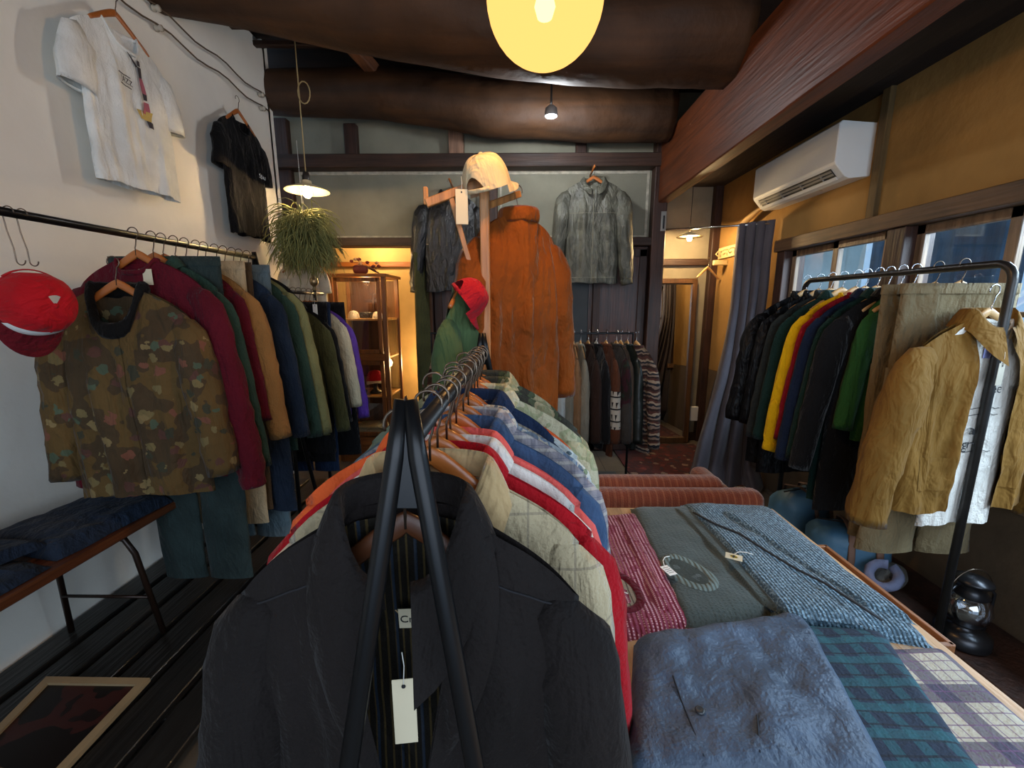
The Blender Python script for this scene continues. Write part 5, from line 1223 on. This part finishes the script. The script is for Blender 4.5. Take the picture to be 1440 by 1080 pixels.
for y in (-.3, -.1, .12, .32): MB().box(cen+nn_*.006+Vector((0, y, 0)), (.05, .004, .01), rot=rm, bev=.0005).build('vane', M('ac_louvre', (.30, .29, .26), .4, None), ac)
# ------------------------------------------------------------------ bags, hat and lantern below the windows
BAG = M('blue_grey_nylon', H('#4f7c9c'), .5, 'crumple', bs=8, bd=.01); STR = M('tan_strap', H('#7a5a4a'), .6, 'leather')
for i, (p, rz, lb, s) in enumerate(((at(1122, 735, Y=2.55), .3, 'blue grey duffel bag with tan straps, farther one under the right rack', 1.), (at(1190, 770, Y=2.12), -.35, 'blue grey duffel bag with a tan strap, nearer one under the right rack', 1.))):
    b = thing('duffel_bag', lb, 'bag', (p.x, p.y, 0), rz, 'duffel bags under the right rack')
    rbx(MB(), (0, 0, .20), (.36, .24, .38), .09, 5, wob=.03, seed=i*3.).build('body', BAG, b, True)
    for x in (-.02, .10): MB().tube([(x, -.128, .05), (x, -.135, .25), (x, -.10, .385), (x, 0, .41), (x, .1, .385), (x, .13, .2)], .016, 8, ry=.004, up=(0, 1, 0)).build('strap', STR, b, True)
    MB().box((.04, -.02, .415), (.05, .03, .012), bev=.003).build('buckle', CHROME, b)
    MB().tube([(-.15, .0, .395), (.15, .0, .395)], .005, 6).build('zip', INK, b, True)
# low wooden step below the windows
stp = thing('wooden_step', 'low dark wooden step along the wall under the windows', 'step', (1.94, 1.55, 0))
MB().box((0, 0, .155), (.34, 1.3, .03), bev=.004).build('tread', DKWOOD, stp)
for y in (-.6, 0, .6): MB().box((0, y, .07), (.30, .03, .14), bev=.003).build('support', DKWOOD, stp)
sh = thing('sheepskin_slipper', 'pale slipper with a fluffy lilac lining on the dark step', 'slipper', (1.90, 1.95, .172), R(35))
m = MB(); m.lathe([(0, .0), (.06, .0), (.066, .02), (.058, .05), (.03, .075), (0, .08)], sx=1.9, seg=24); m.build('toe', M('slipper_felt', H('#8b8880'), .95, 'felt'), sh, True)
m = MB(); m.tube([(-.12+.055*math.cos(R(a)), .055*math.sin(R(a)), .075+.035*math.cos(R(a))) for a in range(0, 360, 20)], .022, 8); 
for v in m.v: v += v.normalized()*.012*nz(v.x*40, v.y*40, v.z*40)
m.build('lining', M('lilac_fluff', H('#8a8fae'), .95, 'felt', bs=50), sh, True)
ln = thing('lantern', 'dark metal oil lantern with a glass globe on the step by the wall', 'lantern', (1.86, 1.56, .17))
LM = M('lantern_metal', (.05, .05, .055), .3, None, metal=.8)
MB().lathe([(0, 0), (.085, 0), (.09, .012), (.088, .05), (.06, .065), (.035, .075), (.04, .09), (.055, .095), (0, .097)], seg=28).build('fuel_tank', LM, ln, True)
MB().lathe([(.045, .095), (.068, .12), (.075, .155), (.066, .195), (.046, .215)], seg=28).build('glass_globe', glassmat('lantern_glass', (.7, .75, .8), .7, .03), ln, True)
MB().lathe([(.05, .212), (.058, .222), (.045, .24), (.04, .27), (.062, .275), (.06, .285), (.025, .30), (0, .302)], seg=28).build('chimney', LM, ln, True)
for s in (-1, 1): MB().tube([(s*.082, 0, .04), (s*.098, 0, .10), (s*.098, 0, .22), (s*.06, 0, .262)], .006, 8, up=(0, 1, 0)).build('side_tube', LM, ln, True)
MB().tube([(math.cos(R(a))*.095, 0, .20+math.sin(R(a))*.13) for a in range(0, 181, 12)], .0025, 6, up=(0, 1, 0)).build('bail', WIRE, ln, True)

for x, y, z, lb in ((-.64, 4.20, 2.70, 'wooden peg in the back wall holding the black leather jacket'), (.70, 4.17, 2.80, 'wooden peg in the back wall holding the worn grey leather jacket')):
    tag(MB().tube([(x, y-.03, z+.008), (x, 4.40, z-.01)], .009, 10).build('wall_peg', HANGW, None, True), lb, 'peg')
